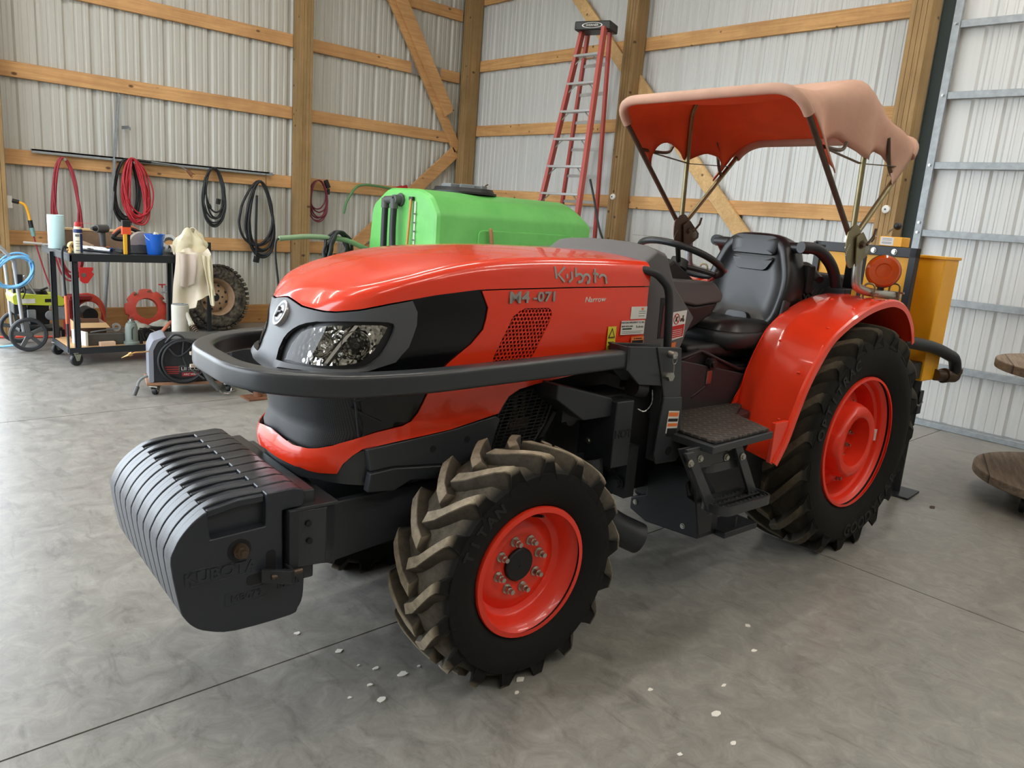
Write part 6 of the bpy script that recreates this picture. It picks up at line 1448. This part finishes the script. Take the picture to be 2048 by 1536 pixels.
# pressure washer
PWs = thing('pressure_washer', 'lime green pressure washer with black spoked wheels and silver handle', 'pressure washer', (1.40,7.78,0))
for y_ in (0.0, .46):
    w_ = MB().lathe([(.118,-.022),(.140,-.026),(.149,-.014),(.149,.014),(.140,.026),(.118,.022),(.118,-.022)], (0,y_,.150), (0,1,0), 44).build('wheel', reg('wheel_rubber', S(46,48,52), .7) if y_ == 0 else 'wheel_rubber', PWs, smooth=30)
    each('wheel_spoke', 'dark_grey_plastic', w_, lambda b, a: b.tube([V((0,y_-.012,.15)), V((.122*cos(a), y_-.012, .15+.122*sin(a)))], .012, sec=[(-.017,-.010),(.017,-.010),(.017,.010),(-.017,.010)], up=(0,1,0)), [radians(90+72*k+8) for k in range(5)], smooth=0, bevel=.003)
    MB().cyl((0,y_-.03,.15),(0,y_+.02,.15),.026,n=18).build('wheel_hub', 'dark_grey_plastic', w_)
MB().cyl((0,0,.15),(0,.46,.15),.012,n=10).build('axle', 'steel', PWs)
MB().prism(round_poly([(-.085,.405),(.30,.385),(.33,.43),(.29,.475),(-.06,.50),(-.095,.48)], .02, 3), (0,.08,0), (1,0,0), (0,0,1), (0,.30,0)).build('engine_shroud', reg('lime_green', S(196,204,60), .4), PWs, smooth=30, bevel=.012)
MB().box((.02,.079,.435),(.12,.003,.04)).build('shroud_label', 'white_sticker', PWs, smooth=0)
MB().box((.19,.079,.437),(.07,.003,.03)).build('shroud_badge', 'black_ink', PWs, smooth=0)
MB().cyl((.10,.23,.475),(.10,.23,.515),.115,.095,28).box((-.04,.20,.505),(.06,.08,.06)).tube([(.14,.17,.52),(.20,.16,.545)], .010).build('recoil_housing', 'black_plastic', PWs, smooth=30)
MB().box((-.03,.20,.36),(.10,.16,.09)).box((.12,.23,.30),(.16,.16,.18)).cyl((.02,.10,.30),(.02,.28,.30),.05,n=16).build('engine_core', 'engine_black', PWs, bevel=.01)
MB().box((.05,.11,.31),(.07,.05,.09)).cyl((.20,.10,.30),(.20,.12,.30),.045,n=18).build('cylinder_cover', 'galvanised', PWs, bevel=.008)
MB().box((.285,.16,.32),(.09,.14,.12)).build('muffler_box', 'galvanised', PWs, bevel=.008)
MB().box((.12,.23,.17),(.34,.26,.03)).box((.30,.15,.08),(.03,.03,.16)).box((.30,.33,.08),(.03,.03,.16)).build('base_plate', 'black_paint', PWs, bevel=.004)
MB().tube(smooth_path([(-.03,.02,.16),(-.055,.01,.5),(-.075,.0,.74),(-.10,-.02,.82),(-.30,-.05,1.05)], 6), .016, 10).build('handle_tube', reg('silver_paint', S(176,178,180), .35, .5), PWs, smooth=60)
MB().tube(smooth_path([(-.05,.44,.16),(-.075,.43,.74),(-.12,.42,.82),(-.32,.40,1.05)], 6), .016, 10).build('handle_tube', 'silver_paint', PWs, smooth=60)
MB().tube([(-.30,-.05,1.05),(-.32,.40,1.05)], .016, 10).build('handle_grip', 'black_plastic', PWs)
MB().tube([(.0,.06,.66),(.10,.10,.47)], .007, 8).build('spray_lance', 'silver_paint', PWs)
MB().box((-.045,-.01,.62),(.04,.04,.12)).tube(smooth_path([(-.03,.0,.60),(.0,.02,.54),(-.02,.05,.46)], 5), .006).build('gun_holder', 'black_plastic', PWs, bevel=.005)
rnd = random.Random(5); pts = []
for k in range(6):
    cx_, cz_ = -.09+.012*rnd.random(), .70+.03*rnd.random(); a_r, b_r, rot = .135+.03*rnd.random(), .105+.02*rnd.random(), .6+.25*rnd.random()
    for i in range(20):
        t_ = 2*pi*i/20; x_, z_ = a_r*cos(t_), b_r*sin(t_)
        pts.append((cx_+x_*cos(rot)-z_*sin(rot), -.035-.01*k*.4+.012*sin(t_*2+k), cz_+x_*sin(rot)+z_*cos(rot)))
o = MB().tube(smooth_path(pts, 2), .0085, 8).build('washer_hose', reg('sky_blue_hose', S(112,176,222), .4), None, smooth=60); o.location = PWs.location
tag(o, 'sky blue hose coil hung on the silver washer handle', 'hose')
o = MB().tube(smooth_path([(.75,8.25,.009),(1.0,8.1,.009),(1.2,8.02,.009),(1.33,7.95,.03)], 6), .009, 8).build('washer_hose', 'sky_blue_hose', None, smooth=60); tag(o, 'blue hose end lying on the floor beside the washer wheel', 'hose')
CHIPS = [(2.607, 1.332, 0.011, 'white flake lying highest in the open floor at lower right'),
 (2.464, 1.219, 0.01, 'white flake just below the topmost one at lower right'),
 (2.175, 1.162, 0.009, 'white flake halfway down the right-hand floor, left of the bigger ones'),
 (2.019, 1.089, 0.016, 'large pale flake with dark speck low on the right-hand floor'),
 (1.938, 0.978, 0.009, 'small round pale flake near the bottom edge of the floor'),
 (1.948, 1.298, 0.009, 'white flake below and right of the front tyre'),
 (1.231, 2.081, 0.011, 'white star-shaped flake beside the floor joint ahead of the tyre'),
 (1.217, 1.856, 0.008, 'lone white flake between the joint and the front tyre'),
 (1.281, 1.922, 0.009, 'oval white flake left of the front tyre'),
 (1.334, 1.846, 0.014, 'broad white flake nearest the front tyre tread'),
 (1.171, 2.262, 0.01, 'white flake next to the weights above the floor joint'),
 (1.204, 1.77, 0.014, 'pale rust-edged flake at the bottom centre of the floor'),
 (1.63, 1.594, 0.013, 'white flake under the front tyre edge'),
 (1.573, 1.548, 0.008, 'small star-shaped flake right below the front tyre'),
 (1.403, 1.85, 0.005, 'tiny white flake tucked beside the front tyre tread'),
 (1.243, 1.97, 0.004, 'tiny white flake beside the oval one'),
 (1.131, 1.835, 0.006, 'thin forked pale scrap at the bottom centre'),
 (1.763, 1.046, 0.008, 'thin pale splinter at the bottom right of the floor'),
 (4.817, 1.428, 0.02, 'leaf')]
# ================================================================== arc welder on its dolly
WD = thing('arc_welder', 'black arc welder with red striped nameplate standing on a wooden dolly', 'welder', (1.80,5.80,0), -14)
dl = thing('dolly', 'flat wooden dolly board on small casters under the black welder', 'dolly', (1.80,5.80,0), -14)
MB().box2((-.03,.0,.075),(.62,.34,.098)).build('dolly_board', reg('dolly_wood', S(150,112,86), .75, var=.15), dl, smooth=0, bevel=.003)
for x, y in ((.03,.04),(.55,.04),(.03,.30),(.55,.30)): caster(x, y, dl, .030, 60)
pr = [(.0,.10),(.0,.335),(.03,.40),(.09,.425),(.52,.425),(.56,.40),(.56,.10)]
MB().prism(round_poly(pr, [.01,.02,.03,.03,.03,.02,.01], 4), (0,.005,0), (1,0,0), (0,0,1), (0,.32,0)).build('welder_case', reg('welder_black', S(34,38,42), .4), WD, smooth=30, bevel=.008)
MB().prism(round_poly([(-.012,.10),(-.012,.34),(.02,.412),(.09,.438),(.11,.438),(.05,.40),(.02,.34),(.02,.10)], .01, 3), (0,.0,0), (1,0,0), (0,0,1), (0,.33,0)).build('front_cover', reg('welder_grey', S(128,132,142), .4), WD, smooth=30, bevel=.004)
npl = MB().prism([(.10,.225),(.54,.225),(.54,.125),(.11,.125),(.085,.15)], (0,.0045,0), (1,0,0), (0,0,1), (0,-.002,0)).build('nameplate', 'welder_black', WD, smooth=0)
for z in (.213,.196,.180,.165): MB().box((.14,.0015,z),(.10,.001,.008)).box((.46,.0015,z),(.12,.001,.010)).build('stripe', reg('plate_red', S(150,44,46), .5), npl, smooth=0)
MB().box((.475,.0012,.165),(.11,.001,.06)).build('stripe_block', 'plate_red', npl, smooth=0)
MB().box((.29,.0015,.198),(.20,.001,.044)).build('plate_border', 'grey_paint', npl, smooth=0)
MB().box((.29,.0005,.198),(.194,.001,.038)).build('plate_panel', 'black_ink', npl, smooth=0)
text('plate_lettering', 'LINCOLN', .036, 'white_sticker', npl, (.29,-.0004,.198), (1,0,0), (0,0,1), ext=.0005, sx=1.12)
MB().box((.285,.0005,.155),(.15,.001,.03)).build('plate_panel', 'plate_red', npl, smooth=0)
text('plate_lettering', 'ARC WELDER', .021, 'white_sticker', npl, (.285,-.0004,.155), (1,0,0), (0,0,1), ext=.0005, shear=.2)
MB().tube([(-.012,.0,.335),(-.045,.0,.33),(-.10,.01,.325),(-.155,.015,.302)], .005, 8).cyl((-.12,.012,.318),(-.14,.014,.308),.014,n=14).cyl((-.14,.014,.308),(-.19,.018,.285),.008,.001,8).build('torch_tip', 'brass', WD)
cbw = MB()
for k, (a, b, d) in enumerate(((.155,.150,-.012),(.17,.165,-.024),(.145,.155,-.034))):
    cbw.tube([(.22+a*cos(2*pi*i/32), d+.004*sin(6*pi*i/32), .262+b*sin(2*pi*i/32)) for i in range(32)], .0095, 8, closed=True)
cbw.build('cable_loops', 'black_rubber', WD)
MB().tube(smooth_path([(.10,-.02,.40),(.16,-.03,.46),(.22,-.035,.43),(.215,-.03,.30),(.25,-.04,.20)], 6), .0085, 8).build('lead', 'black_rubber', WD, smooth=60)
MB().tube(smooth_path([(.12,-.03,.36),(.18,-.04,.30),(.26,-.03,.35),(.30,-.02,.42)], 6), .008, 8).build('lead', 'black_rubber', WD, smooth=60)
MB().tube(smooth_path([(.50,-.02,.26),(.56,-.06,.15),(.60,-.08,.10),(.70,-.10,.03),(.80,-.11,.012),(.95,-.10,.012)], 6), .0125, 8).build('ground_cable', 'black_rubber', WD, smooth=60)
# electrode holder hanging in front and lead on the floor
eh = thing('electrode_holder', 'black electrode holder hanging in front of the welder nameplate', 'electrode holder', (1.80,5.80,0), -14)
MB().tube([(.34,-.05,.215),(.40,-.06,.12),(.46,-.075,.045)], [.016,.022,.018], 10).box((.335,-.05,.225),(.06,.03,.045), Ry(-20)).box((.375,-.05,.23),(.02,.025,.07)).tube([(.27,-.05,.20),(.36,-.055,.13)], .007).build('holder_body', 'dark_grey_plastic', eh, bevel=.004)
MB().tube(fillet([(.46,-.075,.045),(.48,-.085,.018),(.54,-.09,.014),(.55,-.07,.05)], .02, 4), .006, 8).tube([(.50,-.08,.02),(.57,-.09,.04)], .005).build('holder_spring', 'steel', eh)
gl_ = thing('cutting_torch', 'dark torch handle resting on the floor left of the welder', 'torch', (1.80,5.80,0), -14)
MB().tube(smooth_path([(-.02,.03,.145),(-.06,.02,.13),(-.085,.01,.10),(-.09,.0,.07)], 5), .010, 8).build('torch_neck', 'grey_paint', gl_)
MB().tube([(-.09,.0,.075),(-.115,-.02,.013)], .015, 10).build('torch_grip', 'dark_grey_plastic', gl_, bevel=.002)
reg('pale_lug', S(176,162,148), .5, .3)
ha = thing('hitch_stand', 'rusty post stand with two pale flat steel lugs, behind the bumper bar', 'stand', (2.455,5.44,0))
MB().box((.0,.0,.006),(.21,.17,.012)).build('base_plate', 'rust', ha, bevel=.002)
MB().cyl((0,0,.01),(0,0,.11),.034,n=20).build('stand_tube', 'rust', ha)
MB().cyl((0,0,.11),(0,0,.16),.030,n=20).cyl((0,0,.16),(0,0,.42),.024,n=16).build('stand_post', 'pale_lug', ha)
MB().box((-.10,-.02,.325),(.24,.05,.13)).build('stand_head', 'angle_steel', ha, smooth=0, bevel=.005)
for z in (.375,.285):
    o = MB().prism(round_poly([(.0,-.012),(.04,-.02),(.13,-.018),(.30,-.012),(.30,.022),(.04,.022),(.0,.014)], .006, 3), (-.52,-.05,z), (1,.05,0), (0,1,0), (0,0,.022)).build('steel_lug', 'pale_lug', ha, smooth=0, bevel=.002)
    MB().cyl((-.47,-.047,z+.0215),(-.47,-.047,z+.0228),.007,n=12).build('lug_hole', 'engine_black', o)
# grey cylinder with spring-guarded hose
cy = thing('hydraulic_cylinder', 'grey-white cylinder with a spring-guarded hose standing behind the welder', 'cylinder', (2.19,6.30,0))
MB().cyl((0,0,.0),(0,0,.60),.066,.066,32).build('cylinder_body', reg('aged_white', S(196,192,180), .5, var=.1), cy, bevel=.004)
MB().cyl((0,0,.60),(0,0,.606),.060,n=32).cyl((.01,-.005,.606),(.01,-.005,.612),.014,n=14).build('cylinder_top', 'grey_paint', cy)
MB().cyl((.03,-.045,.54),(.055,-.085,.455),.018,n=12).cyl((.05,-.078,.47),(.058,-.09,.445),.022,n=8).build('hose_fitting', 'aged_white', cy)
hs = smooth_path([(.055,-.085,.455),(.085,-.16,.37),(.11,-.26,.28),(.13,-.36,.22)], 8)
MB().tube(hs, .013, 10).build('hose', 'black_rubber', cy, smooth=60)
sg_ = []
for i, p in enumerate(hs[:-1]):
    for q in range(8):
        t_ = q/8; pp_ = p.lerp(hs[i+1], t_); d = (hs[i+1]-p).normalized(); x, y, z = frame_of(d); a = (i*8+q)*2*pi/10; sg_.append(pp_+(x*cos(a)+y*sin(a))*.018)
MB().tube(sg_, .004, 5).build('spring_guard', reg('spring_brown', S(140,116,96), .5, .4), cy, smooth=60)
# ================================================================== cable spool table on casters at the right edge
SPO = thing('spool_table', 'weathered wooden cable spool table on casters by the sliding door', 'spool table', (5.65,.85,0), 20)
tm = NT('spool_wood'); v_ = tm.coord('Object', (1, 7.5, 1)); f_ = tm.noise(tm.coord('Object', (1.2, 14, 14)), 3, 8, .7)
wv = tm.n('ShaderNodeTexWave', wave_type='BANDS', bands_direction='Y', wave_profile='SAW'); wv.inputs['Scale'].default_value = 1.15; tm.l(tm.coord('Object', (1,1,1)), wv.inputs['Vector'])
tm.l(tm.mix(tm.ramp(wv.outputs['Fac'], [(.0,1.0),(.05,0.0)]), tm.ramp(f_, [(.3, S(104,90,78)), (.7, S(156,138,120))]), S(44,36,30)), tm.b.inputs['Base Color']); tm.b.inputs['Roughness'].default_value = .85; tm.bump(f_, .3, .005); MAT['spool_wood'] = tm.m
MB().cyl((0,0,.13),(0,0,.185),.62,n=64).build('lower_disc', 'spool_wood', SPO, bevel=.008)
MB().cyl((0,0,.81),(0,0,.865),.62,n=64).build('upper_disc', 'spool_wood', SPO, bevel=.008)
MB().cyl((0,0,.185),(0,0,.81),.20,n=28).build('drum', reg('drum_wood', S(150,98,68), .75, var=.15), SPO)
for a in (40,130,220,310): caster(.46*cos(radians(a)), .46*sin(radians(a)), SPO, .056, a+40)
# ================================================================== chips and leaves on the slab
reg('paint_chip', S(232,228,220), .7); reg('dry_leaf', S(70,54,40), .8)
CH = CHIPS
for i, (x, y, s_, nm) in enumerate(CH):
    rnd = random.Random(50+i); n = 9
    P_ = [(s_*(.6+.6*rnd.random())*cos(2*pi*k/n)*1.3, s_*(.5+.6*rnd.random())*sin(2*pi*k/n)) for k in range(n)]
    o = MB().prism(P_, (x, y, .0005), (1,0,0), (0,1,0), (0,0,.0025)).build('paint_flake' if nm != 'leaf' else 'dry_leaf', 'paint_chip' if nm != 'leaf' else 'dry_leaf', None, smooth=0)
    tag(o, nm if nm != 'leaf' else 'dark dry leaf scrap on the floor by the jack stand foot', 'flake' if nm != 'leaf' else 'leaf', 'white flakes scattered on the concrete' if nm != 'leaf' else None)
lampspots = [(-.5,2.9,'front left'),(2.6,2.9,'middle'),(-.5,6.2,'rear left'),(3.2,6.2,'rear middle'),(5.9,1.6,'added right hand'),(5.4,-.8,'added door side'),(2.2,-1.6,'near right'),(5.2,-3.8,'far right'),(-.8,-2.4,'near left')]  # right hand and door side strips are added to brighten that end
for x, y, w in lampspots: lamp(x, y, 4.9, 2.4, 0, '%s white strip light hung under the shed ceiling' % w)
